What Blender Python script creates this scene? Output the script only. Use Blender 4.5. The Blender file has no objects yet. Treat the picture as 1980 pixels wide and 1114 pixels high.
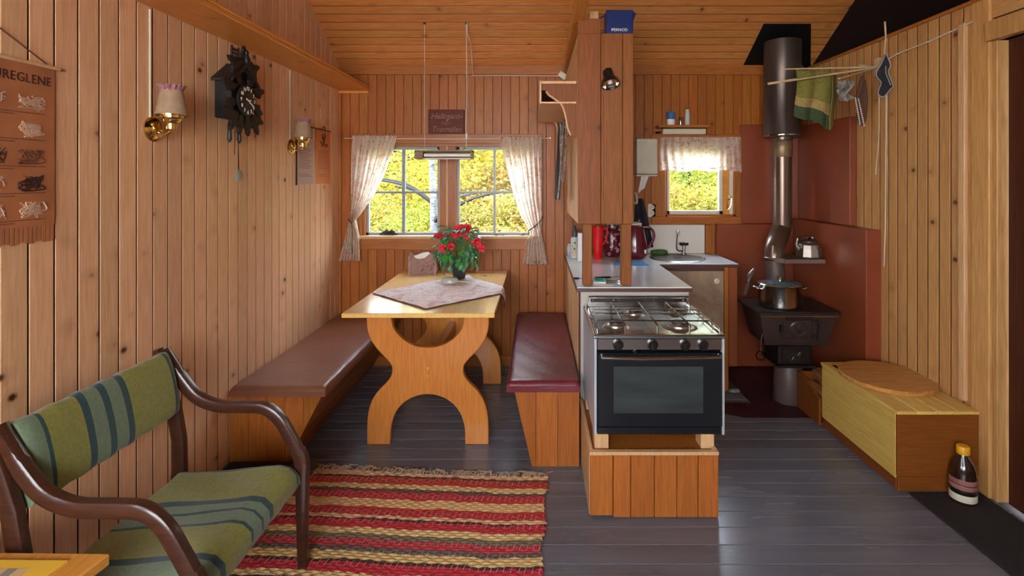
import bpy, bmesh, math, random
from mathutils import Vector, Matrix
random.seed(7)
PI = math.pi
SC = bpy.context.scene
COL = SC.collection

# ------------------------------------------------------------------ camera, sky, lights, exposure
F = 1000.0                       # focal length in pixels of a 1980 px wide frame
HZ = 1.5                         # eye height
cd = bpy.data.cameras.new('camera')
cam = bpy.data.objects.new('camera', cd); COL.objects.link(cam)
cam.location = (0, 0, HZ); cam.rotation_euler = (PI / 2, 0, 0)
cd.sensor_width = 36; cd.lens = 36 * F / 1980; cd.shift_x = -47 / 1980; cd.shift_y = -212 / 1980
cd.clip_start = 0.02; cd.clip_end = 300
SC.camera = cam
w = bpy.data.worlds.new('sky'); SC.world = w; w.use_nodes = True
nt = w.node_tree; bg = nt.nodes['Background']
tc = nt.nodes.new('ShaderNodeTexCoord'); sp = nt.nodes.new('ShaderNodeSeparateXYZ'); rp = nt.nodes.new('ShaderNodeValToRGB')
nt.links.new(tc.outputs['Generated'], sp.inputs[0]); nt.links.new(sp.outputs[2], rp.inputs[0]); nt.links.new(rp.outputs[0], bg.inputs[0])
rp.color_ramp.elements[0].position = 0.0; rp.color_ramp.elements[0].color = (0.92, 0.95, 1, 1)
rp.color_ramp.elements[1].position = 0.7; rp.color_ramp.elements[1].color = (0.66, 0.80, 1, 1)
bg.inputs[1].default_value = 16.0
sd = bpy.data.lights.new('sun', 'SUN'); sun = bpy.data.objects.new('sun', sd); COL.objects.link(sun)
sd.energy = 3.0; sd.angle = math.radians(1.5); sd.color = (1, 0.93, 0.8)
sun.rotation_euler = (math.radians(38), 0, math.radians(-28))
def area(name, loc, rot, sx, sy, e, col=(1, 0.97, 0.92)):
    l = bpy.data.lights.new(name, 'AREA'); o = bpy.data.objects.new(name, l); COL.objects.link(o)
    l.shape = 'RECTANGLE'; l.size = sx; l.size_y = sy; l.energy = e; l.color = col
    o.location = loc; o.rotation_euler = rot
    return o
# added area lights fill the room through two unseen windows behind the camera (lights stand outside the glass)
area('fill_light_rear', (-0.5, -1.95, 1.7), (PI / 2, 0, 0), 2.2, 1.3, 75, (1, 0.95, 0.88))
area('fill_light_side', (-1.95, -0.35, 1.75), (PI / 2, 0, -PI / 2), 1.3, 1.1, 13, (1, 0.96, 0.9))
vs = SC.view_settings
vs.view_transform = 'Standard'; vs.look = 'None'; vs.exposure = 0.3; vs.gamma = 1; vs.use_curve_mapping = False

# ------------------------------------------------------------------ mesh helpers
W = {}                           # world origin of every object made here
def wpos(o): return W.get(o.name, Vector((0, 0, 0))) if o else Vector((0, 0, 0))
class MB:
    def __init__(s): s.v = []; s.f = []; s.m = []; s.cm = 0
    def add(s, vs, fs):
        b = len(s.v); s.v += [Vector(p) for p in vs]
        for f in fs: s.f.append([b + i for i in f]); s.m.append(s.cm)
        return s
    def box(s, x0, x1, y0, y1, z0, z1):
        return s.add([(x0, y0, z0), (x1, y0, z0), (x1, y1, z0), (x0, y1, z0), (x0, y0, z1), (x1, y0, z1), (x1, y1, z1), (x0, y1, z1)],
                     [(0, 3, 2, 1), (4, 5, 6, 7), (0, 1, 5, 4), (1, 2, 6, 5), (2, 3, 7, 6), (3, 0, 4, 7)])
    def hexa(s, pts):            # eight corners: bottom four (ccw from above) then top four
        return s.add(pts, [(0, 3, 2, 1), (4, 5, 6, 7), (0, 1, 5, 4), (1, 2, 6, 5), (2, 3, 7, 6), (3, 0, 4, 7)])
    def obox(s, c, size, M):
        hx, hy, hz = size[0] / 2, size[1] / 2, size[2] / 2
        p = [(-hx, -hy, -hz), (hx, -hy, -hz), (hx, hy, -hz), (-hx, hy, -hz), (-hx, -hy, hz), (hx, -hy, hz), (hx, hy, hz), (-hx, hy, hz)]
        return s.hexa([Vector(c) + M @ Vector(q) for q in p])
    def prism(s, pts, plane, a0, a1):
        def m(u, v, a): return {'xz': (u, a, v), 'yz': (a, u, v), 'xy': (u, v, a)}[plane]
        n = len(pts)
        vs = [m(u, v, a0) for u, v in pts] + [m(u, v, a1) for u, v in pts]
        fs = [tuple(range(n)), tuple(range(2 * n - 1, n - 1, -1))] + [(i, i + n, (i + 1) % n + n, (i + 1) % n) for i in range(n)]
        return s.add(vs, fs)
    def tube(s, pts, r, n=8, cap=True):
        pts = [Vector(p) for p in pts]; k = len(pts); rs = r if isinstance(r, (list, tuple)) else [r] * k
        vs = []; up = None
        for i, p in enumerate(pts):
            t = (pts[min(i + 1, k - 1)] - pts[max(i - 1, 0)]).normalized()
            if up is None: up = t.orthogonal().normalized()
            up = (up - t * up.dot(t)); up = up.normalized() if up.length > 1e-6 else t.orthogonal().normalized()
            b = t.cross(up)
            for j in range(n):
                a = 2 * PI * j / n; vs.append(p + (up * math.cos(a) + b * math.sin(a)) * rs[i])
        fs = [(i * n + j, i * n + (j + 1) % n, (i + 1) * n + (j + 1) % n, (i + 1) * n + j) for i in range(k - 1) for j in range(n)]
        if cap: fs += [tuple(range(n - 1, -1, -1)), tuple((k - 1) * n + j for j in range(n))]
        return s.add(vs, fs)
    def lathe(s, prof, c=(0, 0, 0), n=24, M=None, cap=True, sx=1, sy=1):
        c = Vector(c); vs = []
        for r, z in prof:
            for j in range(n):
                a = 2 * PI * j / n; q = Vector((r * math.cos(a) * sx, r * math.sin(a) * sy, z)); vs.append(c + (M @ q if M else q))
        k = len(prof)
        fs = [(i * n + j, i * n + (j + 1) % n, (i + 1) * n + (j + 1) % n, (i + 1) * n + j) for i in range(k - 1) for j in range(n)]
        if cap: fs += [tuple(range(n - 1, -1, -1)), tuple((k - 1) * n + j for j in range(n))]
        return s.add(vs, fs)
    def grid(s, fn, nu, nv):
        vs = [fn(i / nu, j / nv) for j in range(nv + 1) for i in range(nu + 1)]
        return s.add(vs, [(j * (nu + 1) + i, j * (nu + 1) + i + 1, (j + 1) * (nu + 1) + i + 1, (j + 1) * (nu + 1) + i) for j in range(nv) for i in range(nu)])
    def sweep(s, path, y, a, b):   # bar with a rounded section along a path in the XZ plane; a = half height in plane, b = half width along y
        k = len(path); P = [Vector((p[0], 0, p[1])) for p in path]; prof = []
        for q in range(12):
            t = 2 * PI * q / 12; cx, sy_ = math.cos(t), math.sin(t)
            prof.append((math.copysign(abs(cx) ** 0.5, cx), math.copysign(abs(sy_) ** 0.5, sy_)))
        vs = []
        for i in range(k):
            t = (P[min(i + 1, k - 1)] - P[max(i - 1, 0)]).normalized(); nn = Vector((-t.z, 0, t.x))
            aa = a[i] if isinstance(a, list) else a
            for u, v in prof: vs.append(P[i] + nn * (aa * u) + Vector((0, y + b * v, 0)))
        n = 12
        fs = [(i * n + j, i * n + (j + 1) % n, (i + 1) * n + (j + 1) % n, (i + 1) * n + j) for i in range(k - 1) for j in range(n)]
        fs += [tuple(range(n - 1, -1, -1)), tuple((k - 1) * n + j for j in range(n))]
        return s.add(vs, fs)
    def mesh(s, name, mats, org, smooth=False, bevel=0, seg=1):
        me = bpy.data.meshes.new(name)
        me.from_pydata([tuple(p - org) for p in s.v], [], s.f)
        if not isinstance(mats, (list, tuple)): mats = [mats]
        for m in mats: me.materials.append(m)
        for p, i in zip(me.polygons, s.m): p.material_index = i
        bm = bmesh.new(); bm.from_mesh(me)
        if smooth != 'open': bmesh.ops.recalc_face_normals(bm, faces=bm.faces)
        if bevel:
            ed = [e for e in bm.edges if len(e.link_faces) == 2 and e.calc_face_angle(0) > 0.6]
            bmesh.ops.bevel(bm, geom=ed, offset=bevel, segments=seg, affect='EDGES', profile=0.5, clamp_overlap=True)
        if smooth:
            for f in bm.faces: f.smooth = True
            for e in bm.edges:
                if len(e.link_faces) == 2 and e.calc_face_angle(0) > 0.7: e.smooth = False
        bm.to_mesh(me); bm.free(); me.update()
        return me
    def build(s, name, mats, parent=None, smooth=False, bevel=0, seg=1, origin=None):
        xs = [p.x for p in s.v]; ys = [p.y for p in s.v]; zs = [p.z for p in s.v]
        c = Vector(((min(xs) + max(xs)) / 2, (min(ys) + max(ys)) / 2, (min(zs) + max(zs)) / 2 if parent else min(zs)))
        if origin is not None: c = Vector(origin)
        o = bpy.data.objects.new(name, s.mesh(name, mats, c, smooth, bevel, seg)); COL.objects.link(o)
        W[o.name] = c
        if parent: o.parent = parent; o.location = c - wpos(parent)
        else: o.location = c
        return o
def thing(name, label, cat, loc, group=None):
    o = bpy.data.objects.new(name, None); COL.objects.link(o); o.location = loc; o.empty_display_size = 0.05
    W[o.name] = Vector(loc); return tag(o, label, cat, group)
def tag(o, label, cat, group=None):
    o['label'] = label; o['category'] = cat
    if group: o['group'] = group
    return o
def struct(o, label=None):
    o['kind'] = 'structure'
    if label: o['label'] = label
    return o
def put(name, me, M, parent):      # an object sharing a mesh, placed by a world matrix under a parent without rotation
    o = bpy.data.objects.new(name, me); COL.objects.link(o)
    o.parent = parent; o.matrix_local = Matrix.Translation(-wpos(parent)) @ M
    W[o.name] = M.to_translation(); return o
def text(name, s, size, loc, rot, mat, parent, ext=0.0005, sx=1.0, align='CENTER', shear=0):
    cu = bpy.data.curves.new('lettering', 'FONT'); cu.body = s; cu.size = size; cu.extrude = ext; cu.align_x = align; cu.align_y = 'CENTER'; cu.resolution_u = 2; cu.shear = shear
    t = bpy.data.objects.new('lettering', cu)
    me = bpy.data.meshes.new_from_object(t); bpy.data.objects.remove(t)
    me.materials.append(mat) if not me.materials else None
    M = Matrix.Translation(Vector(loc)) @ rot.to_4x4() @ Matrix.Diagonal((sx, 1, 1, 1))
    return put(name, me, M, parent)
R_LEFT = Matrix(((0, 0, 1), (1, 0, 0), (0, 1, 0)))       # text on the left wall, read from the room
R_FRONT = Matrix(((1, 0, 0), (0, 0, -1), (0, 1, 0)))     # text facing the camera
def spline(pts, n=6):
    P = [Vector(p) for p in pts]; out = []
    P2 = [P[0] * 2 - P[1]] + P + [P[-1] * 2 - P[-2]]
    for i in range(1, len(P2) - 2):
        a, b, c, d = P2[i - 1:i + 3]
        for k in range(n):
            t = k / n
            out.append(0.5 * ((2 * b) + (c - a) * t + (2 * a - 5 * b + 4 * c - d) * t * t + (3 * b - a - 3 * c + d) * t ** 3))
    out.append(P[-1]); return out
def sp2(pts, n=6): return [(p.x, p.y) for p in spline([(a, b, 0) for a, b in pts], n)]
def X(px, d): return (px - 1037) * d / F
def Z(py, d): return HZ - (py - 345) * d / F

# ------------------------------------------------------------------ materials
def lin(h):
    h = h.lstrip('#'); c = [int(h[i:i + 2], 16) / 255 for i in (0, 2, 4)]
    return tuple((x / 12.92 if x <= 0.04045 else ((x + 0.055) / 1.055) ** 2.4) for x in c) + (1,)
class NM:
    def __init__(s, name):
        s.m = bpy.data.materials.new(name); s.m.use_nodes = True; s.t = s.m.node_tree; s.n = s.t.nodes; s.b = s.n['Principled BSDF']; s.out = s.n['Material Output']
    def nd(s, typ, **k):
        n = s.n.new(typ)
        for a, v in k.items():
            if a.startswith('i_'):
                key = a[2:]; key = int(key) if key.isdigit() else key
                n.inputs[key].default_value = v
            else: setattr(n, a, v)
        return n
    def l(s, a, b): s.t.links.new(a, b)
    def coord(s, scale=(1, 1, 1), rand=True, kind='Object'):
        tcn = s.nd('ShaderNodeTexCoord'); v = tcn.outputs[kind]
        if rand:
            oi = s.nd('ShaderNodeObjectInfo'); cb = s.nd('ShaderNodeVectorMath', operation='SCALE'); cb.inputs[0].default_value = (17.3, 31.7, 23.1); s.l(oi.outputs['Random'], cb.inputs['Scale'])
            ad = s.nd('ShaderNodeVectorMath', operation='ADD'); s.l(v, ad.inputs[0]); s.l(cb.outputs[0], ad.inputs[1]); v = ad.outputs[0]
        mp = s.nd('ShaderNodeMapping'); mp.inputs['Scale'].default_value = scale; s.l(v, mp.inputs[0]); return mp.outputs[0]
    def noise(s, v, scale, detail=3, rough=0.5, dist=0):
        n = s.nd('ShaderNodeTexNoise'); s.l(v, n.inputs['Vector']); n.inputs['Scale'].default_value = scale; n.inputs['Detail'].default_value = detail
        n.inputs['Roughness'].default_value = rough; n.inputs['Distortion'].default_value = dist; return n.outputs['Fac']
    def math(s, op, a, b=0.0, clamp=False):
        n = s.nd('ShaderNodeMath', operation=op); n.use_clamp = clamp
        for i, q in enumerate((a, b)):
            if isinstance(q, (int, float)): n.inputs[i].default_value = q
            else: s.l(q, n.inputs[i])
        return n.outputs[0]
    def rng(s, v, a, b, c=0, d=1):
        n = s.nd('ShaderNodeMapRange'); s.l(v, n.inputs[0])
        for i, q in enumerate((a, b, c, d)): n.inputs[i + 1].default_value = q
        return n.outputs[0]
    def mix(s, f, a, b, mode='MIX'):
        n = s.nd('ShaderNodeMix', data_type='RGBA', blend_type=mode)
        for i, q in ((0, f), (6, a), (7, b)):
            if isinstance(q, (int, float)): n.inputs[i].default_value = q
            elif isinstance(q, tuple): n.inputs[i].default_value = q
            else: s.l(q, n.inputs[i])
        return n.outputs[2]
    def bump(s, h, strength=0.3, dist=0.002):
        n = s.nd('ShaderNodeBump'); n.inputs['Strength'].default_value = strength; n.inputs['Distance'].default_value = dist
        s.l(h, n.inputs['Height']); s.l(n.outputs[0], s.b.inputs['Normal'])
    def base(s, c): (s.l(c, s.b.inputs['Base Color']) if not isinstance(c, tuple) else setattr(s.b.inputs['Base Color'], 'default_value', c))
    def set(s, rough=0.5, metal=0, spec=None, coat=0, sheen=0):
        s.b.inputs['Roughness'].default_value = rough; s.b.inputs['Metallic'].default_value = metal
        if spec is not None: s.b.inputs['Specular IOR Level'].default_value = spec
        s.b.inputs['Coat Weight'].default_value = coat; s.b.inputs['Coat Roughness'].default_value = 0.2
        s.b.inputs['Sheen Weight'].default_value = sheen; return s
def simple(name, col, rough=0.5, metal=0, var=0.12, scale=12, bmp=0.1, spec=None, coat=0, sheen=0, stretch=(1, 1, 1), col2=None):
    q = NM(name); c = lin(col); v = q.coord(stretch); n = q.noise(v, scale, 4)
    d = lin(col2) if col2 else tuple(x * (1 - var * 2) for x in c[:3]) + (1,)
    q.base(q.mix(q.rng(n, 0.3, 0.7), c, d)); q.set(rough, metal, spec, coat, sheen)
    if bmp: q.bump(q.noise(v, scale * 6, 3), bmp, 0.001)
    return q.m
def pine(name, light, dark, knot, rough=0.5, axis='Z', knots=0.28, var=0.1, ring=0.22, coat=0.0, kscale=7.5):
    q = NM(name); st = {'Z': (13, 13, 0.8), 'X': (0.8, 13, 13), 'Y': (13, 0.8, 13)}[axis]
    v = q.coord((1, 1, 1)); mp = q.nd('ShaderNodeMapping'); mp.inputs['Scale'].default_value = st; q.l(v, mp.inputs[0]); g = mp.outputs[0]
    n1 = q.noise(g, 1.6, 3, 0.5, 0.6); n2 = q.noise(g, 9, 4, 0.6)
    rings = q.math('SINE', q.math('MULTIPLY', n1, 46.0)); rings = q.rng(rings, -1, 1)
    f = q.math('ADD', q.math('MULTIPLY', rings, ring), q.math('MULTIPLY', q.rng(n2, 0.3, 0.7), 1 - ring), True)
    col = q.mix(f, lin(light), lin(dark))
    oi = q.nd('ShaderNodeObjectInfo'); hs = q.nd('ShaderNodeHueSaturation'); q.l(col, hs.inputs['Color'])
    q.l(q.rng(oi.outputs['Random'], 0, 1, 1 - var, 1 + var), hs.inputs['Value'])
    r2 = q.math('FRACT', q.math('MULTIPLY', oi.outputs['Random'], 37.7)); q.l(q.rng(r2, 0, 1, 0.496, 0.504), hs.inputs['Hue'])
    km = {'Z': (1, 1, 1.25), 'X': (1.25, 1, 1), 'Y': (1, 1.25, 1)}[axis]
    mk = q.nd('ShaderNodeMapping'); mk.inputs['Scale'].default_value = km; q.l(v, mk.inputs[0])
    vo = q.nd('ShaderNodeTexVoronoi'); vo.inputs['Scale'].default_value = kscale; q.l(mk.outputs[0], vo.inputs['Vector'])
    sc_ = q.nd('ShaderNodeSeparateColor'); q.l(vo.outputs['Color'], sc_.inputs[0])
    on = q.rng(sc_.outputs[0], 1 - knots, 1 - knots + 0.02)
    wob = q.math('ADD', vo.outputs['Distance'], q.math('MULTIPLY', q.math('SUBTRACT', n2, 0.5), 0.06))
    kn = q.math('MULTIPLY', q.rng(wob, 0.15, 0.06), on, True)
    halo = q.math('MULTIPLY', q.math('MULTIPLY', q.rng(wob, 0.4, 0.14), on, True), 0.35)
    c2 = q.mix(halo, hs.outputs[0], tuple(a * 0.6 for a in lin(dark)[:3]) + (1,))
    q.base(q.mix(kn, c2, lin(knot))); q.set(rough, 0, 0.32, coat)
    q.bump(q.math('ADD', n2, q.math('MULTIPLY', rings, 0.4)), 0.25, 0.0012)
    return q.m
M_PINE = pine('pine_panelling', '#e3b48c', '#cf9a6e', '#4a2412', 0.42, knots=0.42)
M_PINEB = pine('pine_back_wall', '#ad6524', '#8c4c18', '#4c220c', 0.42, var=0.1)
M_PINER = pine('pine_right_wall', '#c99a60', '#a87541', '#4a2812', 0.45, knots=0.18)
M_CEIL = pine('pine_ceiling', '#d89450', '#b66e32', '#5a2a12', 0.4)
M_TABLE = pine('table_pine', '#d28c42', '#b86c2a', '#4e250e', 0.3, coat=0.3, knots=0.1)
M_TABLEY = pine('table_top_pine', '#e8c078', '#d29c54', '#5a3010', 0.16, axis='Y', coat=0.8, knots=0.1)
M_BENCHW = pine('bench_pine', '#ae662a', '#8c501e', '#40200c', 0.4, knots=0.12)
M_COLW = pine('column_wood', '#91501a', '#6e3c10', '#3a1808', 0.55, knots=0.12, kscale=5)
M_LIGHTW = pine('pale_pine', '#d8b083', '#c09060', '#5a3018', 0.45, knots=0.1)
M_TRIM = pine('trim_wood_upright', '#ad6a2e', '#8a4e1e', '#3a1808', 0.4, knots=0.08)
M_TRIMX = pine('trim_wood_level', '#b26e30', '#904f20', '#3a1808', 0.4, axis='X', knots=0.08)
M_SHELF = pine('shelf_wood', '#dd9848', '#c57c30', '#5a2a0e', 0.35, axis='Y', knots=0.15)
M_PLY = pine('yellow_plywood', '#dcb862', '#c8a04c', '#8a5a20', 0.4, axis='Y', knots=0.05, ring=0.6)
M_BROWNW = pine('brown_box_end', '#85481a', '#6b3510', '#3a1808', 0.45, axis='X', knots=0.08)
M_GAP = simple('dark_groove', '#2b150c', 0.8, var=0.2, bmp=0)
M_SHADEGRIME = simple('shaded_grimy_board_edge', '#4a2614', 0.8, var=0.15, bmp=0)  # groove shade painted into the colour together with grime
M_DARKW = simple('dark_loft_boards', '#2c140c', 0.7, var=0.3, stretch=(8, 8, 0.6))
M_DOOR = pine('dark_red_door', '#4a2010', '#35140a', '#200a05', 0.5, knots=0.05)
M_RED = simple('rust_red_paint', '#8c4226', 0.38, var=0.12, scale=4, bmp=0.05, coat=0.15)
M_REDEDGE = simple('rust_red_edge', '#8c4824', 0.4, var=0.1)
M_MAROON = simple('maroon_steel_plate', '#3c1820', 0.45, var=0.15, scale=3)
def floor_mat():
    q = NM('grey_painted_boards'); v = q.coord((1, 1, 1)); mp = q.nd('ShaderNodeMapping'); mp.inputs['Scale'].default_value = (6, 6, 0.5); q.l(v, mp.inputs[0])
    n = q.noise(mp.outputs[0], 3, 5); n3 = q.noise(v, 2.2, 4)
    oi = q.nd('ShaderNodeObjectInfo')
    c = q.mix(q.rng(n, 0.3, 0.75), lin('#6c6d74'), lin('#5a5a60')); c = q.mix(q.math('MULTIPLY', q.rng(n3, 0.4, 0.8), 0.25), c, lin('#54463e'))
    hs = q.nd('ShaderNodeHueSaturation'); q.l(c, hs.inputs['Color']); q.l(q.rng(oi.outputs['Random'], 0, 1, 0.9, 1.1), hs.inputs['Value'])
    q.base(hs.outputs[0])
    q.set(0.24, 0, 0.6); q.l(q.rng(n, 0.3, 0.8, 0.2, 0.32), q.b.inputs['Roughness']); q.bump(n, 0.15, 0.002); return q.m
M_FLOOR = floor_mat()
def leather(name, a, b, rough=0.35):
    q = NM(name); v = q.coord(); n = q.noise(v, 4, 3); q.base(q.mix(q.rng(n, 0.3, 0.7), lin(a), lin(b))); q.set(rough, 0, 0.5, 0.15)
    vo = q.nd('ShaderNodeTexVoronoi'); vo.inputs['Scale'].default_value = 260; q.l(v, vo.inputs['Vector'])
    wr = q.noise(v, 9, 3, 0.5, 1.0); q.bump(q.math('ADD', vo.outputs['Distance'], q.math('MULTIPLY', wr, 6)), 0.3, 0.0015); return q.m
M_LEATHERB = leather('brown_leatherette', '#8a5a42', '#7a4c38')
M_LEATHERR = leather('burgundy_leatherette', '#70202a', '#5c1822')
M_DARKFRAME = pine('dark_stained_beech', '#4a2a1e', '#331a12', '#200f0a', 0.28, axis='X', knots=0, coat=0.3, var=0.02)
M_STEEL = simple('brushed_steel', '#b9b4ae', 0.22, 1, var=0.08, scale=6, bmp=0.03, stretch=(0.3, 12, 12))
M_WIRE = simple('grey_steel_wire', '#77726c', 0.25, 1, var=0.05, bmp=0)
M_HOB = simple('hob_sheet_steel', '#b4babd', 0.24, 1, var=0.06, scale=3, bmp=0)
M_CHROME = simple('chrome_wire', '#d8d8d8', 0.12, 1, var=0.03, bmp=0)
M_BRASS = simple('polished_brass', '#e2c27c', 0.14, 1, var=0.05, bmp=0)
M_BLACK = simple('black_plastic', '#141212', 0.3, var=0.1, bmp=0.02)
M_BLACKE = simple('black_enamel', '#14161a', 0.12, var=0.05, bmp=0, coat=0.5)
M_OVENGL = simple('oven_window_glass', '#3c4242', 0.08, var=0.25, scale=2, bmp=0, coat=0.6, stretch=(1, 1, 5))
M_GREYENAM = simple('grey_enamel', '#aeb2b8', 0.3, var=0.08, scale=5, bmp=0.02)
M_IRON = simple('dark_cast_iron', '#2a2220', 0.45, 0.3, var=0.25, scale=10, bmp=0.3)
M_IRONB = simple('brown_cast_iron', '#4a3934', 0.4, 0.35, var=0.15, scale=8, bmp=0.15)
M_STAND = simple('brown_grey_stand', '#5a4844', 0.5, 0.1, var=0.1, bmp=0.05)
M_PIPE = simple('brown_grey_flue', '#5e5048', 0.34, 0.55, var=0.18, scale=5, bmp=0.04, stretch=(3, 3, 0.4))
M_PIPE2 = simple('galvanised_flue', '#7a6658', 0.3, 0.7, var=0.15, scale=5, bmp=0.04, stretch=(3, 3, 0.4))
M_COLLAR = simple('tan_flue_collar', '#8f7658', 0.45, 0.5, var=0.12, bmp=0.02)
M_ALU = simple('aluminium', '#a39a90', 0.33, 0.9, var=0.1, scale=8, bmp=0.03)
M_WHITE = simple('white_plastic', '#d9d2c4', 0.4, var=0.05, bmp=0.01)
M_CREAM = simple('cream_plastic', '#cfc7ae', 0.35, var=0.05, bmp=0.01)
M_PAPER = simple('white_paper', '#e6e2dc', 0.8, var=0.05, bmp=0.1)
M_COUNTER = simple('pale_laminate_worktop', '#eaf4f6', 0.14, var=0.06, scale=3, bmp=0.01, coat=0.3)
M_EDGE = simple('dark_worktop_edge', '#553530', 0.4, var=0.1)
M_GREYPANEL = simple('grey_panel', '#b8b0a6', 0.4, var=0.08, scale=3)
M_SPLASH = simple('white_splash_panel', '#d8d2c8', 0.3, var=0.05, scale=2, bmp=0.02)
M_ROPE = simple('white_cord', '#d9cfbf', 0.6, var=0.08)
M_RODW = simple('pale_wooden_rod', '#cdb38c', 0.5, var=0.1)
M_STONE = simple('grey_stone', '#8a8880', 0.8, var=0.3, scale=30, bmp=0.5)
M_DRIFT = simple('dark_driftwood', '#4a4238', 0.8, var=0.4, scale=30, bmp=0.5)
M_GREYFR = simple('grey_window_bars', '#8a9290', 0.4, var=0.06)
M_REDPL = simple('bright_red_plastic', '#e0121c', 0.3, var=0.08, bmp=0.01)
M_WINE = simple('dark_red_enamel', '#5c1020', 0.18, var=0.1, bmp=0, coat=0.4)
M_PINKW = simple('pale_pink_print', '#c9a0a4', 0.4, var=0.2, bmp=0)
M_BLUE = simple('navy_blue_glaze', '#12245c', 0.35, var=0.1, bmp=0.02)
M_BLUECL = simple('light_blue_cloth', '#3f8fd0', 0.8, var=0.1, bmp=0.3)
M_TEAL = simple('teal_plastic', '#1f9a98', 0.35, var=0.1, bmp=0)
M_SILVERP = simple('pale_grey_print', '#c8c8c4', 0.5, var=0.1, bmp=0)
M_SHADE = simple('beige_lamp_shade', '#a08468', 0.8, var=0.1, scale=40, bmp=0.3)
M_FRILL = simple('dusty_pink_frill', '#a8707c', 0.85, var=0.35, scale=60, bmp=0.4, col2='#6e4a44')
M_CLOCK = simple('black_carved_wood', '#1b1718', 0.5, var=0.3, scale=30, bmp=0.4)
M_DIALW = simple('ivory_numeral', '#e8e2d4', 0.5, var=0.03, bmp=0)
M_POSTER = simple('faded_brown_poster', '#b06c42', 0.75, var=0.16, scale=7, bmp=0.1)
M_PRINTD = simple('dark_brown_print', '#46231a', 0.7, var=0.2, bmp=0)
M_PRINTL = simple('pale_print', '#d0a88c', 0.7, var=0.2, bmp=0)
M_PRINTM = simple('mid_brown_print', '#7c4630', 0.7, var=0.3, scale=40, bmp=0)
M_ORANGEP = simple('orange_certificate', '#d07c3c', 0.6, var=0.08, scale=4, bmp=0.03)
M_LILACP = simple('pale_lilac_certificate', '#b99a90', 0.6, var=0.05, scale=4, bmp=0.03)
M_CARVED = pine('dark_carved_board', '#6a3020', '#4c2014', '#2a0e08', 0.6, axis='X', knots=0.3)
M_PALECARV = simple('pale_carved_letters', '#a8705a', 0.7, var=0.2)
M_SOIL = simple('dark_mat', '#2c1f1a', 0.95, var=0.4, scale=160, bmp=0.6)
M_YELLOW = simple('yellow_cap', '#e0a01c', 0.4, var=0.05, bmp=0)
M_YPAPER = simple('yellow_cover', '#e8b63c', 0.5, var=0.05, bmp=0)
M_GREYSQ = simple('grey_grid_print', '#8c8478', 0.6, var=0.05, bmp=0)
M_BEIGESQ = simple('beige_grid_print', '#cfae84', 0.6, var=0.05, bmp=0)
M_POT = simple('dark_grey_pot', '#3a3436', 0.5, var=0.1)
M_LEAF = simple('begonia_leaf', '#2c6a3a', 0.4, var=0.2, scale=30, bmp=0.2, col2='#6fa37c')
M_LEAF2 = simple('bright_leaf', '#3c9a3c', 0.4, var=0.2, scale=30, bmp=0.2)
M_PETAL = simple('red_petal', '#d3122a', 0.5, var=0.3, scale=60, bmp=0.1, col2='#f04a5c')
M_STEM = simple('green_stem', '#4c7a3c', 0.5)
M_BARK = simple('white_birch_bark', '#77787a', 0.8, var=0.2, scale=14, bmp=0.3, stretch=(1, 1, 4), col2='#2e2c2a')
M_BARKD = simple('dark_branch_bark', '#1c160e', 0.8, var=0.2, scale=14)
M_OIL = simple('dark_brown_liquid', '#2a130c', 0.15, var=0.1, bmp=0, coat=0.5)
M_PINKL = simple('pink_bottle_label', '#9a6258', 0.6, var=0.15, bmp=0)
M_LOG = simple('split_firewood', '#b0703c', 0.8, var=0.25, scale=20, bmp=0.3, stretch=(1, 1, 6))
M_TOWELG = simple('olive_green_towel', '#77702e', 0.95, var=0.15, scale=60, bmp=0.5)
M_TOWELD = simple('dark_green_towel_band', '#384826', 0.95, var=0.15, scale=60, bmp=0.5)
M_TOWELT = simple('tan_towel_band', '#9c8450', 0.95, var=0.15, scale=60, bmp=0.5)
M_MITT = simple('dark_grey_quilt', '#26262c', 0.9, var=0.25, scale=40, bmp=0.4)
M_MITTE = simple('grey_binding', '#9a9490', 0.8, var=0.1)
M_LACE = simple('grey_white_lace', '#9c9488', 0.9, var=0.4, scale=50, bmp=0.5)
M_STRAP = simple('brown_strap', '#5c3a2a', 0.8, var=0.2)
M_DARKCL = simple('dark_slate_cloth', '#2c2834', 0.9, var=0.3, scale=10, bmp=0.3)
M_SINK = simple('sink_steel', '#5c5650', 0.35, 0.8, var=0.08, bmp=0.02)
M_GREEN = simple('green_sponge', '#3c6a2c', 0.8, var=0.2, bmp=0.3)
M_TUBE = simple('fluorescent_tube', '#efeae0', 0.3, var=0.02, bmp=0)
M_LAMPW = pine('lamp_housing_wood', '#8f7048', '#6a4c30', '#3a2010', 0.4, axis='X', knots=0)
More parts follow.
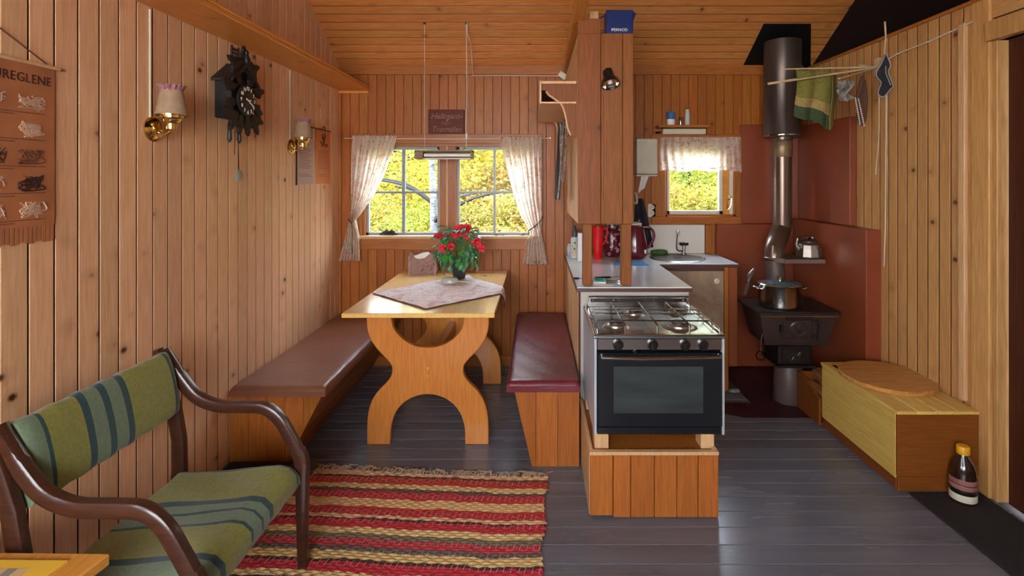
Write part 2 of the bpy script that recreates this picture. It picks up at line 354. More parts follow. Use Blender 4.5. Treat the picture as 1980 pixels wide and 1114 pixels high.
def stripe(name, stops, axis, rough=0.9, wob=0.0, wscale=3, bmp=0.4, sheen=0.2, fine=0):
    q = NM(name); tcn = q.nd('ShaderNodeTexCoord'); s3 = q.nd('ShaderNodeSeparateXYZ'); q.l(tcn.outputs['Object'], s3.inputs[0]); v = s3.outputs[axis]
    if wob: v = q.math('ADD', v, q.math('MULTIPLY', q.math('SUBTRACT', q.noise(q.coord((1, 0.1, 1), False), wscale, 3), 0.5), wob))
    lo, hi = stops[0][0], stops[-1][0] + 0.2
    f = q.rng(v, lo, hi); r = q.nd('ShaderNodeValToRGB'); r.color_ramp.interpolation = 'CONSTANT'; q.l(f, r.inputs[0]); e = r.color_ramp.elements
    e[0].position = 0; e[0].color = lin(stops[0][1]); e[1].position = 1; e[1].color = lin(stops[-1][1])
    for p, c in stops[1:]: n = e.new((p - lo) / (hi - lo)); n.color = lin(c)
    nz = q.noise(q.coord((1, 1, 1), False), 90, 3)
    dk = q.mix(1.0, r.outputs[0], q.mix(q.rng(nz, 0.3, 0.7), (0.84, 0.84, 0.84, 1), (1.1, 1.1, 1.1, 1)), 'MULTIPLY')
    q.base(dk); q.set(rough, 0, 0.3, 0, sheen); q.bump(nz, bmp, 0.002); return q.m
def fabric_print(name, base, pink, dark, trans=0.5, scale=16):
    q = NM(name); v = q.coord((1, 1, 1), False); n1 = q.noise(v, scale * 0.5, 2, 0.5, 1.5); n2 = q.noise(v, scale, 3, 0.5, 2.2); n3 = q.noise(v, scale * 1.6, 2, 0.5, 1.5)
    c = q.mix(q.rng(n1, 0.5, 0.68), lin(base), lin(pink))
    line = q.math('SUBTRACT', 1.0, q.rng(q.math('ABSOLUTE', q.math('SUBTRACT', n2, 0.5)), 0.0, 0.035)); on = q.rng(n3, 0.45, 0.55)
    c = q.mix(q.math('MULTIPLY', q.math('MULTIPLY', line, on), 0.8), c, lin(dark)); q.base(c); q.set(0.85, 0, 0.2)
    q.bump(q.noise(v, 60, 3), 0.2, 0.001)
    if trans:
        tr = q.nd('ShaderNodeBsdfTranslucent'); q.l(c, tr.inputs[0]); ms = q.nd('ShaderNodeMixShader'); ms.inputs[0].default_value = trans
        q.l(q.b.outputs[0], ms.inputs[1]); q.l(tr.outputs[0], ms.inputs[2]); q.l(ms.outputs[0], q.out.inputs[0])
    return q.m
M_CURT = fabric_print('floral_curtain_cotton', '#f6ecdf', '#eccbb8', '#8c7058', 0.7, 11)
M_CLOTH = fabric_print('floral_table_cloth', '#efe2dc', '#dcb4ac', '#3c3640', 0, 15)
M_NAPK = fabric_print('floral_holder_print', '#9c7c74', '#7c5450', '#4a3230', 0, 40)
def glassmat():
    q = NM('window_glass'); t = q.nd('ShaderNodeBsdfTransparent'); g = q.nd('ShaderNodeBsdfGlossy'); g.inputs['Roughness'].default_value = 0.02
    fr = q.nd('ShaderNodeFresnel'); fr.inputs[0].default_value = 1.45; ms = q.nd('ShaderNodeMixShader')
    q.l(q.math('MULTIPLY', fr.outputs[0], 0.06), ms.inputs[0]); q.l(t.outputs[0], ms.inputs[1]); q.l(g.outputs[0], ms.inputs[2]); q.l(ms.outputs[0], q.out.inputs[0]); return q.m
M_GLASS = glassmat()
def leafmat(name, a, b, c):
    q = NM(name); ge = q.nd('ShaderNodeNewGeometry'); n = q.nd('ShaderNodeTexNoise'); q.l(ge.outputs['Position'], n.inputs['Vector']); n.inputs['Scale'].default_value = 1.6
    r = q.math('FRACT', q.math('MULTIPLY', ge.outputs['Random Per Island'], 1.0))
    col = q.mix(q.rng(n.outputs['Fac'], 0.4, 0.6), lin(a), lin(b)); col = q.mix(q.math('MULTIPLY', q.rng(r, 0.72, 0.74), 0.8), col, lin(c))
    hs = q.nd('ShaderNodeHueSaturation'); q.l(col, hs.inputs['Color']); q.l(q.rng(ge.outputs['Random Per Island'], 0, 1, 0.16, 0.8), hs.inputs['Value'])
    q.l(hs.outputs[0], q.b.inputs['Base Color']); q.set(0.6)
    tr = q.nd('ShaderNodeBsdfTranslucent'); q.l(hs.outputs[0], tr.inputs[0]); ms = q.nd('ShaderNodeMixShader'); ms.inputs[0].default_value = 0.45
    q.l(q.b.outputs[0], ms.inputs[1]); q.l(tr.outputs[0], ms.inputs[2]); q.l(ms.outputs[0], q.out.inputs[0]); return q.m
M_LY = leafmat('yellow_birch_leaves', '#e6dc3c', '#f0e050', '#e8b040')
M_LG = leafmat('green_birch_leaves', '#a8cc48', '#dcdc48', '#e0c048')
M_LO = leafmat('orange_scrub_leaves', '#e0b850', '#c8c848', '#cc8850')
M_GRASS = simple('autumn_grass', '#3a3818', 1.0, var=0.3, scale=2, bmp=0.5)

# ------------------------------------------------------------------ room shell
XL, XR, YB, YR = -1.58, 2.13, 4.15, -1.6          # left wall, right wall, back wall, wall behind the camera
SL = 0.6; ZC0 = 2.40; YRIDGE = 1.28
def zc(y): return ZC0 + SL * (YB - y) if y > YRIDGE else ZC0 + SL * (YB - YRIDGE) - SL * (YRIDGE - y)
T = 0.014
def plank_mesh(name, L, wd, mat, t=T, gap=0.005, ch=0.0018):
    h = (wd - gap) / 2; m = MB()
    prof = [(-h, 0), (-h, t - ch), (-h + ch, t), (h - ch, t), (h, t - ch), (h, 0)]
    n = 6
    m.add([(u, v, -L / 2) for u, v in prof] + [(u, v, L / 2) for u, v in prof],
          [tuple(range(n)), tuple(range(2 * n - 1, n - 1, -1))] + [(i, i + n, (i + 1) % n + n, (i + 1) % n) for i in range(n - 1)])
    m.m = [0, 0, 1, 0, 0, 0, 1]          # dark tongue sides paint in the groove shade along with unvarnished grime
    return m.mesh(name, [mat, M_SHADEGRIME if mat is not M_FLOOR else M_GAP], Vector((0, 0, 0)))
def frame_mat(N, L, loc):
    N = Vector(N).normalized(); L = Vector(L).normalized(); Wv = N.cross(L)
    # columns: local X = width, local Y = outward normal, local Z = length
    M = Matrix((Wv, N, L)).transposed().to_4x4(); M.translation = Vector(loc); return M
PC = {}
def plank(parent, N, L, loc, length, wd, mat, **k):
    key = (round(length, 4), round(wd, 4), mat.name, tuple(sorted(k.items())))
    if key not in PC: PC[key] = plank_mesh('plank', length, wd, mat, **k)
    return put('plank', PC[key], frame_mat(N, L, loc), parent)
O0 = (0, 0, 0)
# floor
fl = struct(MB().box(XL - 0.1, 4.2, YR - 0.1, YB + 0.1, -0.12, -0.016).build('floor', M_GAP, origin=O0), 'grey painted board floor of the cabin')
y = YB; wF = 0.107
while y > YR + 0.01:
    c = y - wF / 2
    o = plank(fl, (0, 0, 1), (1, 0, 0), ((XL + XR) / 2, c, -0.016), XR - XL, wF, M_FLOOR, t=0.016, gap=0.002, ch=0.0025); o.name = 'floorboard'
    y -= wF
# left wall (boards below and above the long shelf)
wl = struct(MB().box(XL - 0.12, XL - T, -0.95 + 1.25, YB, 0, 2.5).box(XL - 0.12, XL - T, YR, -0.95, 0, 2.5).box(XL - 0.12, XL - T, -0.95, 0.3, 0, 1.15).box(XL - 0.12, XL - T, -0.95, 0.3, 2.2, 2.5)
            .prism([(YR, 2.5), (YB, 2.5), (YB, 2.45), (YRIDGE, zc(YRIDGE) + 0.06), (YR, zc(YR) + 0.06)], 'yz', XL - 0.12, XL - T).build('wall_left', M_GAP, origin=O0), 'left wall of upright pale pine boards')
wP = 0.0872; y = YB - 0.012; i = 0
while y > YR:
    c = y - wP / 2
    if c > 0.36:
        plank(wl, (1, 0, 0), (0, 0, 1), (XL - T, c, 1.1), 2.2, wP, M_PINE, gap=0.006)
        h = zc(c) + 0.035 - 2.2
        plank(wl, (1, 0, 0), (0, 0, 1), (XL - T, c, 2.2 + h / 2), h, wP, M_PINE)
    elif c < -0.98:
        plank(wl, (1, 0, 0), (0, 0, 1), (XL - T, c, 1.1), 2.2, wP, M_PINE, gap=0.006)
    y -= wP
# back wall with two openings
WX0, WX1, WZ0, WZ1 = -1.40, -0.02, 1.02, 1.78         # dining window hole
KX0, KX1, KZ0, KZ1 = 1.03, 1.60, 1.19, 1.79            # kitchen window hole
def wall_with_holes(m, y0, y1, x0, x1, z0, z1, holes):
    xs = sorted({x0, x1} | {h[0] for h in holes} | {h[1] for h in holes})
    for a, b in zip(xs, xs[1:]):
        hs = [h for h in holes if h[0] <= a and h[1] >= b]
        if not hs: m.box(a, b, y0, y1, z0, z1)
        else: m.box(a, b, y0, y1, z0, hs[0][2]); m.box(a, b, y0, y1, hs[0][3], z1)
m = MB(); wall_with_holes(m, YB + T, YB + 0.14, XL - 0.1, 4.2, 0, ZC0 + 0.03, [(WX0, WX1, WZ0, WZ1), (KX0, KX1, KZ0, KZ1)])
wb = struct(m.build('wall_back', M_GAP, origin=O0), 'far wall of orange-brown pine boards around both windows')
wB = 0.0715; x = XL + 0.015
while x < XR - 0.01:
    c = x + wB / 2; segs = [(0, ZC0 + 0.02)]
    for (a, b, z0, z1) in ((WX0, WX1, WZ0, WZ1), (KX0, KX1, KZ0, KZ1)):
        if c > a - 0.03 and c < b + 0.03: segs = [(0, z0), (z1, ZC0 + 0.02)]
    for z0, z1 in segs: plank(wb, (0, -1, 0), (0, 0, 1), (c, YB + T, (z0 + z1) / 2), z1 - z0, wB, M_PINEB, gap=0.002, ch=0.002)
    x += wB
# right wall: lower than the roof, open above to the dark loft; doorway near the camera
ZR = 2.35; DY0, DY1, DZ = 1.5, 2.42, 2.14
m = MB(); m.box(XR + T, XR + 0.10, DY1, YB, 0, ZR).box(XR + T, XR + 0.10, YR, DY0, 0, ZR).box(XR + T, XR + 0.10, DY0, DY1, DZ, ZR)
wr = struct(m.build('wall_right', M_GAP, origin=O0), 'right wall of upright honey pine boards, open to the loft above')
wQ = 0.0785; y = YB
while y > YR:
    c = y - wQ / 2
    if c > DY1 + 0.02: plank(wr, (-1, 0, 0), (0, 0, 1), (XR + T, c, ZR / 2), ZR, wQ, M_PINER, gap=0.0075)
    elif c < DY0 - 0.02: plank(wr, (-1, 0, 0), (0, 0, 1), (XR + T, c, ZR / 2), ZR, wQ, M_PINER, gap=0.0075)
    y -= wQ
for k in range(2): plank(wr, (-1, 0, 0), (0, 1, 0), (XR + T, (DY0 + DY1) / 2, DZ + 0.055 + k * 0.1), DY1 - DY0 + 0.05, 0.1, M_PINER)
struct(MB().box(XR - 0.015, XR + 0.11, YR, YB, ZR, ZR + 0.018).build('trim_1', M_TRIM, bevel=0.003, origin=O0), 'narrow wooden cap along the top of the right wall')
# loft beyond, dark
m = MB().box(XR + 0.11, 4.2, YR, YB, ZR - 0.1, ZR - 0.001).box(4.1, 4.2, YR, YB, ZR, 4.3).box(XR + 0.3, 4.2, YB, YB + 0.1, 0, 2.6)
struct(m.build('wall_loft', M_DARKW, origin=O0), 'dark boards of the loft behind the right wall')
# wall behind the camera with the opening for an added window
RW = (-1.5, 0.5, 1.05, 2.2)
m = MB(); wall_with_holes(m, YR - 0.12, YR, XL - 0.1, 4.2, 0, 2.5, [RW])
struct(m.build('wall_front', M_PINER, origin=O0), 'board wall behind the viewer')
# ceiling, two slopes
NV = math.sqrt(1 + SL * SL)
m = MB()
m.prism([(YB + 0.14, zc(YB + 0.14) + 0.018), (YRIDGE, zc(YRIDGE) + 0.018), (YRIDGE, zc(YRIDGE) + 0.16), (YB + 0.14, zc(YB + 0.14) + 0.16)], 'yz', XL - 0.12, 4.2)
m.prism([(YRIDGE, zc(YRIDGE) + 0.018), (YR - 0.12, zc(YR - 0.12) + 0.018), (YR - 0.12, zc(YR - 0.12) + 0.16), (YRIDGE, zc(YRIDGE) + 0.16)], 'yz', XL - 0.12, 4.2)
ce = struct(m.build('ceiling', M_DARKW, origin=O0), 'sloping roof lined with pine boards')
wC = 0.0745; s = 0.0; tot = (YB - YRIDGE) * NV
while s < tot - 0.02:
    c = s + wC / 2; yy = YB - c / NV; zz = zc(yy) + 0.016
    plank(ce, (0, -SL, -1), (1, 0, 0), ((XL + XR) / 2 + 0.04, yy, zz), XR - XL + 0.08, wC, M_CEIL)
    s += wC
# eaves trims, corner trims
struct(MB().prism([(YB, 2.33), (YB - 0.022, 2.33), (YB - 0.022, 2.405), (YB, 2.405)], 'yz', XL, XR).build('trim_2', M_TRIMX, bevel=0.002, origin=O0), 'level wooden trim where the roof meets the far wall')
struct(MB().box(XL, XL + 0.022, YB - 0.022, YB, 0, 2.33).build('trim_3', M_TRIM, bevel=0.003, origin=O0), 'upright corner trim left of the dining window')
struct(MB().box(-1.1 + 1.35, 0.85, YB - 0.012, YB, 0.0, 0.08).box(XL, 0.22, YB - 0.02, YB, 0, 0.08).build('baseboard_back', M_TRIMX, bevel=0.002, origin=O0))
# unseen windows added behind the camera to let the fill lights in
def added_rear_window(name, x0, x1, y, z0, z1, axis):
    m = MB(); t = 0.05; bx = lambda a, b, c, d: (m.box(a, b, y - 0.06, y, c, d) if axis == 'y' else m.box(y - 0.06, y, a, b, c, d))
    bx(x0, x1, z0, z0 + t); bx(x0, x1, z1 - t, z1); bx(x0, x0 + t, z0, z1); bx(x1 - t, x1, z0, z1); bx((x0 + x1) / 2 - 0.03, (x0 + x1) / 2 + 0.03, z0, z1)
    o = struct(m.build(name, M_TRIM, bevel=0.003, origin=O0))
    for a, b in ((x0 + t, (x0 + x1) / 2 - 0.03), ((x0 + x1) / 2 + 0.03, x1 - t)):
        g = MB(); g.box(a, b, y - 0.032, y - 0.029, z0 + t, z1 - t) if axis == 'y' else g.box(y - 0.032, y - 0.029, a, b, z0 + t, z1 - t)
        g.build('pane', M_GLASS, o)
    return o
added_rear_window('added_window_3', RW[0], RW[1], YR, RW[2], RW[3], 'y')
added_rear_window('added_window_4', -0.95, 0.3, XL - 0.03, 1.15, 2.2, 'x')

# ------------------------------------------------------------------ dining window
w1 = struct(MB().box(WX0, WX1, YB + 0.0, YB + 0.13, WZ1 - 0.025, WZ1).box(WX0, WX0 + 0.025, YB, YB + 0.13, WZ0, WZ1).box(WX1 - 0.025, WX1, YB, YB + 0.13, WZ0, WZ1).box(WX0, WX1, YB, YB + 0.13, WZ0, WZ0 + 0.02)
            .build('window_1', M_TRIM, origin=O0), 'wide dining window with two barred casements')
MB().box(WX0 - 0.07, WX0 + 0.004, YB - 0.022, YB, 0.93, WZ1 + 0.06).build('side_casing', M_TRIM, w1, bevel=0.003)
MB().box(WX1 - 0.004, WX1 + 0.07, YB - 0.022, YB, 0.93, WZ1 + 0.06).build('side_casing', M_TRIM, w1, bevel=0.003)
MB().box(WX0 - 0.07, WX1 + 0.07, YB - 0.026, YB, WZ1 - 0.004, WZ1 + 0.075).build('head_casing', M_TRIMX, w1, bevel=0.003)
MB().box(WX0 - 0.07, WX1 + 0.07, YB - 0.024, YB, 0.93, WZ0 - 0.002).build('apron', M_TRIMX, w1, bevel=0.003)
MB().box(WX0 - 0.03, WX1 + 0.03, YB - 0.055, YB + 0.11, WZ0 - 0.002, WZ0 + 0.022).build('window_sill', M_LIGHTW, w1, bevel=0.004)
cx = (WX0 + WX1) / 2
MB().box(cx - 0.068, cx + 0.068, YB - 0.01, YB + 0.1, WZ0 + 0.022, WZ1 - 0.025).build('mullion', M_TRIM, w1, bevel=0.004)
MB().box(cx - 0.012, cx + 0.004, YB - 0.016, YB - 0.008, WZ0 + 0.022, WZ1 - 0.025).build('mullion_bead', M_LIGHTW, w1, bevel=0.002)
for (a, b) in ((WX0 + 0.025, cx - 0.068), (cx + 0.068, WX1 - 0.025)):
    z0, z1 = WZ0 + 0.022, WZ1 - 0.025; t = 0.022; y0, y1 = YB + 0.03, YB + 0.065
    sash = MB().box(a, b, y0, y1, z0, z0 + t).box(a, b, y0, y1, z1 - t, z1).box(a, a + t, y0, y1, z0, z1).box(b - t, b, y0, y1, z0, z1).build('sash', M_GREYFR, w1, bevel=0.002)
    MB().box((a + b) / 2 + (-0.012 if a < -0.8 else -0.004), (a + b) / 2 + 0.014, y0 + 0.006, y1, z0 + t, z1 - t).build('upright_bar', M_GREYFR, sash, bevel=0.002)
    MB().box(a + t, b - t, y0 + 0.004, y1 - 0.002, 1.378, 1.396).build('cross_bar', M_GREYFR, sash, bevel=0.002)
    MB().box(a + t, b - t, y0 + 0.016, y0 + 0.019, z0 + t, z1 - t).build('pane', M_GLASS, sash)
# curtain wire and the two curtains
wire = thing('curtain_wire', 'thin white curtain wire stretched above the dining window', 'curtain rod', (cx, YB - 0.05, 1.815))
MB().tube([(WX0 - 0.13, YB - 0.05, 1.818), (cx, YB - 0.05, 1.812), (WX1 + 0.13, YB - 0.05, 1.818)], 0.0035, 6).build('wire', M_ROPE, wire)
for xx in (WX0 - 0.13, WX1 + 0.13): MB().tube([(xx, YB, 1.82), (xx, YB - 0.055, 1.82)], 0.004, 6).build('hook', M_BRASS, wire)
def curtain(label, cols, nf, seed):
    rs = random.Random(seed); ph = rs.random() * 6
    def fn(u, v):
        k = v * (len(cols) - 1); i = min(int(k), len(cols) - 2); t = k - i; t = t * t * (3 - 2 * t) if False else t
        a = [cols[i][q] * (1 - t) + cols[i + 1][q] * t for q in range(3)]
        wd = a[2] - a[1]; fold = 0.010 * min(1, 0.35 + 0.35 / max(wd, 0.06) * 0.1) + 0.008
        uu = u + 0.012 * math.sin(v * 9 + u * 14)
        yy = YB - 0.062 + fold * math.sin(uu * nf * 2 * PI + ph + 0.8 * math.sin(v * 5)) + 0.006 * math.sin(uu * nf * 4.7 * PI + v * 8)
        if v < 0.04: yy += 0.004 * math.sin(u * 120)
        return (a[1] + wd * u + 0.002 * math.sin(u * 90 + v * 3), yy, a[0] + (0.006 * math.sin(u * nf * 4 * PI) if v < 0.01 or v > 0.985 else 0))
    q = MB().grid(fn, 110, 60).build('curtain', M_CURT, None, smooth='open'); return tag(q, label, 'curtain', 'dining window curtains')
d = YB - 0.06
def cr(rows): return [(Z(py, d), X(a, d), X(b, d)) for py, a, b in rows]
cl1 = curtain('left floral curtain gathered beside the dining window, above the napkin holder', cr([(262, 680, 767), (268, 680, 766), (300, 678, 757), (340, 677, 742), (380, 677, 722), (410, 677, 700), (425, 676, 688), (432, 674, 690), (455, 668, 695), (480, 661, 697), (505, 655, 698)]), 7, 1)
cl2 = curtain('right floral curtain tied back with a dark beaded string, beside the coat shelf', cr([(264, 967, 1049), (270, 967, 1048), (300, 973, 1048), (340, 983, 1049), (380, 993, 1048), (415, 1005, 1049), (440, 1020, 1047), (450, 1024, 1047), (470, 1017, 1052), (490, 1013, 1056), (512, 1010, 1060)]), 7, 5)
def tieback(parent, pts, n, lab):
    m = MB(); P = spline(pts, 6)
    for k in range(0, len(P), 1):
        m.lathe([(0.0012, -0.005), (0.0055, 0), (0.0012, 0.005)], P[k], 6)
    t_ = m.build('tieback', M_DRIFT, parent, smooth=True); t_['label'] = lab
tieback(cl1, [(X(675, d), d - 0.02, Z(424, d)), (X(683, d), d - 0.04, Z(432, d)), (X(684, d), d - 0.035, Z(450, d)), (X(683, d), d - 0.03, Z(470, d)), (X(684, d), d - 0.03, Z(488, d))], 20, 'dark beaded string')
tieback(cl2, [(X(1022, d), d - 0.02, Z(446, d)), (X(1030, d), d - 0.04, Z(440, d)), (X(1040, d), d - 0.035, Z(432, d)), (X(1050, d), d - 0.01, Z(420, d))], 16, 'dark beaded string')
dw = MB()
for k in range(7):
    a = k * 0.9; dw.tube([(X(735 + k * 4, 4.17), 4.16 + 0.01 * math.sin(a), WZ0 + 0.03), (X(745 + k * 3, 4.17), 4.165, WZ0 + 0.05 + 0.012 * math.sin(a * 2)), (X(757 + k * 2, 4.17), 4.17, WZ0 + 0.031)], [0.006, 0.012, 0.004], 6)
tag(dw.build('driftwood', M_DRIFT, None, smooth=True), 'knotted dark driftwood piece on the dining window sill', 'driftwood')
for (px, r, lb) in ((960, 0.018, 'rounded pale stone on the sill just right of the flowers'), (972, 0.011, 'smallest grey pebble on the dining window sill'), (1010, 0.016, 'grey stone at the right end of the window sill')):
    xx = X(px, 4.16); tag(MB().lathe([(r * .5, 0), (r, r * .5), (r * .8, r), (r * .3, r * 1.3)], (xx, 4.155, WZ0 + 0.022), 9, sx=1.3).build('pebble', M_STONE, None, smooth=True), lb, 'stone')

# ------------------------------------------------------------------ kitchen window
w2 = struct(MB().box(KX0, KX1, YB, YB + 0.13, KZ1 - 0.02, KZ1).box(KX0, KX0 + 0.02, YB, YB + 0.13, KZ0, KZ1).box(KX1 - 0.02, KX1, YB, YB + 0.13, KZ0, KZ1).box(KX0, KX1, YB, YB + 0.13, KZ0, KZ0 + 0.02).build('window_2', M_TRIM, origin=O0), 'small kitchen window above the sink')
MB().box(KX0 - 0.11, KX0 + 0.003, YB - 0.022, YB, KZ0 - 0.055, KZ1 + 0.05).build('side_casing', M_TRIM, w2, bevel=0.003)
MB().box(KX1 - 0.003, KX1 + 0.05, YB - 0.022, YB, KZ0 - 0.055, KZ1 + 0.05).build('side_casing', M_TRIM, w2, bevel=0.003)
MB().box(KX0 - 0.11, KX1 + 0.05, YB - 0.026, YB, KZ0 - 0.055, KZ0 + 0.004).build('apron', M_TRIMX, w2, bevel=0.003)
MB().box(KX0 - 0.11, KX1 + 0.05, YB - 0.024, YB, KZ1 - 0.004, KZ1 + 0.06).build('head_casing', M_TRIMX, w2, bevel=0.003)
a, b, z0, z1 = KX0 + 0.02, KX1 - 0.10, KZ0 + 0.02, KZ1 - 0.02
sash = MB().box(a, b, YB + 0.01, YB + 0.05, z0, z0 + 0.03).box(a, b, YB + 0.01, YB + 0.05, z1 - 0.03, z1).box(a, a + 0.022, YB + 0.01, YB + 0.05, z0, z1).box(b - 0.03, b, YB + 0.01, YB + 0.05, z0, z1).build('sash', M_WHITE, w2, bevel=0.003)
MB().box(a + 0.022, b - 0.03, YB + 0.028, YB + 0.031, z0 + 0.03, z1 - 0.03).build('pane', M_GLASS, sash)
MB().box(b, b + 0.05, YB + 0.005, YB + 0.06, z0, z1).build('hinge_stile', M_SHELF, w2, bevel=0.003)
MB().box(b + 0.05, KX1 - 0.02, YB + 0.0, YB + 0.06, z0, z1).build('outer_stile', M_WHITE, w2, bevel=0.003)
MB().tube(spline([(b + 0.035, YB - 0.005, 1.36), (b + 0.06, YB - 0.012, 1.345), (b + 0.055, YB - 0.012, 1.28), (b + 0.03, YB - 0.006, 1.25), (b + 0.03, YB - 0.01, 1.32), (b + 0.05, YB - 0.012, 1.335)], 5), 0.004, 6).build('catch', M_BRASS, w2, smooth=True)
def valance(u, v):
    dd = YB - 0.045; x0, x1 = X(1275, dd), X(1433, dd); z = Z(265, dd) + (Z(331, dd) - Z(265, dd)) * v
    amp = 0.012 + 0.006 * v
    return (x0 + (x1 - x0) * u + 0.003 * math.sin(u * 70), dd + amp * math.sin(u * 11 * 2 * PI + 1.2 * math.sin(v * 3 + u * 7)) * (0.5 + 0.5 * math.sin(u * 9)) + (0.006 * math.sin(v * 60) if v > 0.82 or v < 0.1 else 0), z + (0.008 * math.sin(u * 17) * v))
tag(MB().grid(valance, 120, 24).build('valance', M_CURT, None, smooth='open'), 'short gathered floral valance across the kitchen window', 'curtain')
# small shelf above the kitchen window with tins
ks = thing('wall_shelf', 'small wooden shelf over the kitchen window valance', 'shelf', (1.16, YB, 1.88))
MB().box(X(1270, 4.08), X(1368, 4.08), YB - 0.13, YB - 0.001, Z(247, 4.05), Z(242, 4.05)).build('board', M_TRIMX, ks, bevel=0.003)
lt = MB().box(X(1280, 4.1), X(1362, 4.1), YB - 0.09, YB - 0.03, Z(260, 4.09), Z(249, 4.07)).build('strip_light', M_CREAM, ks, bevel=0.006, seg=2); lt['label'] = 'cream strip light under the board'
MB().tube([(X(1270, 4.1), YB - 0.02, Z(256, 4.1)), (X(1276, 4.1), YB - 0.06, Z(256, 4.1))], 0.008, 8).build('light_knob', M_BLACK, lt)
zs = Z(242, 4.05)
can = thing('tin_can', 'blue and white tin on the small kitchen shelf', 'can', (X(1297, 4.06), 4.06, zs))
MB().lathe([(0.031, 0), (0.033, 0.004), (0.033, 0.045)], (X(1297, 4.06), 4.06, zs), 20).build('lower_label', M_PAPER, can, smooth=True)
MB().lathe([(0.0332, 0.045), (0.0332, 0.1), (0.031, 0.104)], (X(1297, 4.06), 4.06, zs), 20).build('upper_label', simple('blue_tin_label', '#3f6fa0', 0.4, bmp=0), can, smooth=True)
tag(MB().lathe([(0.013, 0), (0.014, 0.004), (0.014, 0.055), (0.012, 0.062)], (X(1316, 4.06), 4.06, zs), 16).build('shaker', M_STEEL, None, smooth=True), 'small steel shaker between the tin and the white bottle', 'shaker')
sb = thing('spice_bottle', 'slim white bottle with beige cap on the kitchen shelf', 'bottle', (X(1329, 4.06), 4.06, zs))
MB().lathe([(0.018, 0), (0.02, 0.004), (0.02, 0.09), (0.016, 0.1)], (X(1329, 4.06), 4.06, zs), 16).build('body', M_SILVERP, sb, smooth=True)
MB().lathe([(0.017, 0.1), (0.017, 0.122), (0.014, 0.125)], (X(1329, 4.06), 4.06, zs), 16).build('cap', M_CREAM, sb, smooth=True)

# ------------------------------------------------------------------ doorway on the right wall
struct(MB().box(XR - 0.012, XR + 0.02, DY1, DY1 + 0.1, 0, ZR).build('trim_4', M_PINER, bevel=0.003, origin=O0), 'wide pine board beside the doorway')
struct(MB().box(XR - 0.02, XR + 0.0, DY1 + 0.13, DY1 + 0.17, 0.4, 2.27).build('trim_5', M_LIGHTW, bevel=0.003, origin=O0), 'pale upright cable duct board near the doorway')
dr = struct(MB().box(XR - 0.03, XR + 0.1, DY0 - 0.06, DY1 + 0.005, DZ, DZ + 0.09).box(XR - 0.0, XR + 0.1, DY1 - 0.03, DY1, 0, DZ).box(XR, XR + 0.1, DY0, DY0 + 0.03, 0, DZ).build('door_1', M_PINER, bevel=0.003, origin=O0), 'doorway with a dark red-brown door')
k = 0; yy = DY0 + 0.03
while yy < DY1 - 0.05:
    plank(dr, (-1, 0, 0), (0, 0, 1), (XR + 0.06, yy + 0.054, DZ / 2), DZ, 0.107, M_DOOR); yy += 0.107

# ------------------------------------------------------------------ long shelf on the left wall
sh = thing('picture_shelf', 'long orange pine shelf high along the left wall', 'shelf', (XL, 2.2, 2.2))
MB().box(XL, XL + 0.245, 0.45, YB - 0.002, 2.2, 2.222).build('board', M_SHELF, sh, bevel=0.004)
MB().box(XL + 0.225, XL + 0.25, 0.45, YB - 0.002, 2.222, 2.235).build('lip', M_SHELF, sh, bevel=0.003)
MB().box(XL, XL + 0.24, YB - 0.024, YB - 0.004, 2.18, 2.2).build('end_batten', M_SHELF, sh, bevel=0.002)

# ------------------------------------------------------------------ benches
def bench(name, label, x0t, x1t, x0b, x1b, y0, y1, h, mat, board_n, mirror):
    t = thing(name, label, 'bench', ((x0t + x1t) / 2, (y0 + y1) / 2, 0))
    ct = 0.045
    # front end of boards (faces the camera): trapezoid cut into boards
    def xl(z): return x0b + (x0t - x0b) * z / (h - ct)
    def xr(z): return x1b + (x1t - x1b) * z / (h - ct)
    zt = h - ct
    for k in range(board_n):
        f0, f1 = k / board_n, (k + 1) / board_n
        if mirror: a0, a1 = x0t + (x1t - x0t) * f0, x0t + (x1t - x0t) * f1
        else: a0, a1 = x0t + (x1t - x0t) * f0, x0t + (x1t - x0t) * f1
        g = 0.0012
        lo0 = max(a0, x0b) if not mirror else a0; lo1 = min(a1, x1b) if mirror else a1
        def clipx(x, z): return min(max(x, xl(z)), xr(z))
        pts = []
        for z in (0.001, zt * 0.25, zt * 0.5, zt * 0.75, zt): pts.append((clipx(a0 + g, z), z))
        for z in (zt, zt * 0.75, zt * 0.5, zt * 0.25, 0.001): pts.append((clipx(a1 - g, z), z))
        if max(p[0] for p in pts) - min(p[0] for p in pts) < 0.004: continue
        MB().prism(pts, 'xz', y0, y0 + 0.018).build('end_board', M_BENCHW, t, origin=((a0 + a1) / 2, y0, zt / 2))
    # slanted long side boards
    n = 4
    for k in range(n):
        z0, z1 = zt * k / n + 0.001, zt * (k + 1) / n - 0.001
        if mirror: xa, xb = xl(z0), xl(z1); o = 0.018
        else: xa, xb = xr(z0), xr(z1); o = -0.018
        MB().hexa([(xa, y0 + 0.019, z0), (xa, y1, z0), (xa + o, y1, z0), (xa + o, y0 + 0.019, z0), (xb, y0 + 0.019, z1), (xb, y1, z1), (xb + o, y1, z1), (xb + o, y0 + 0.019, z1)]).build('side_board', bench_y, t)
    return t
bench_y = pine('bench_pine_long', '#b87436', '#985824', '#40200c', 0.4, axis='Y', knots=0.1)
lb = bench('wall_bench', 'long bench with brown cushion along the left wall', XL + 0.002, -1.105, XL + 0.002, -1.30, 2.665, 4.12, 0.425, M_LEATHERB, 5, False)
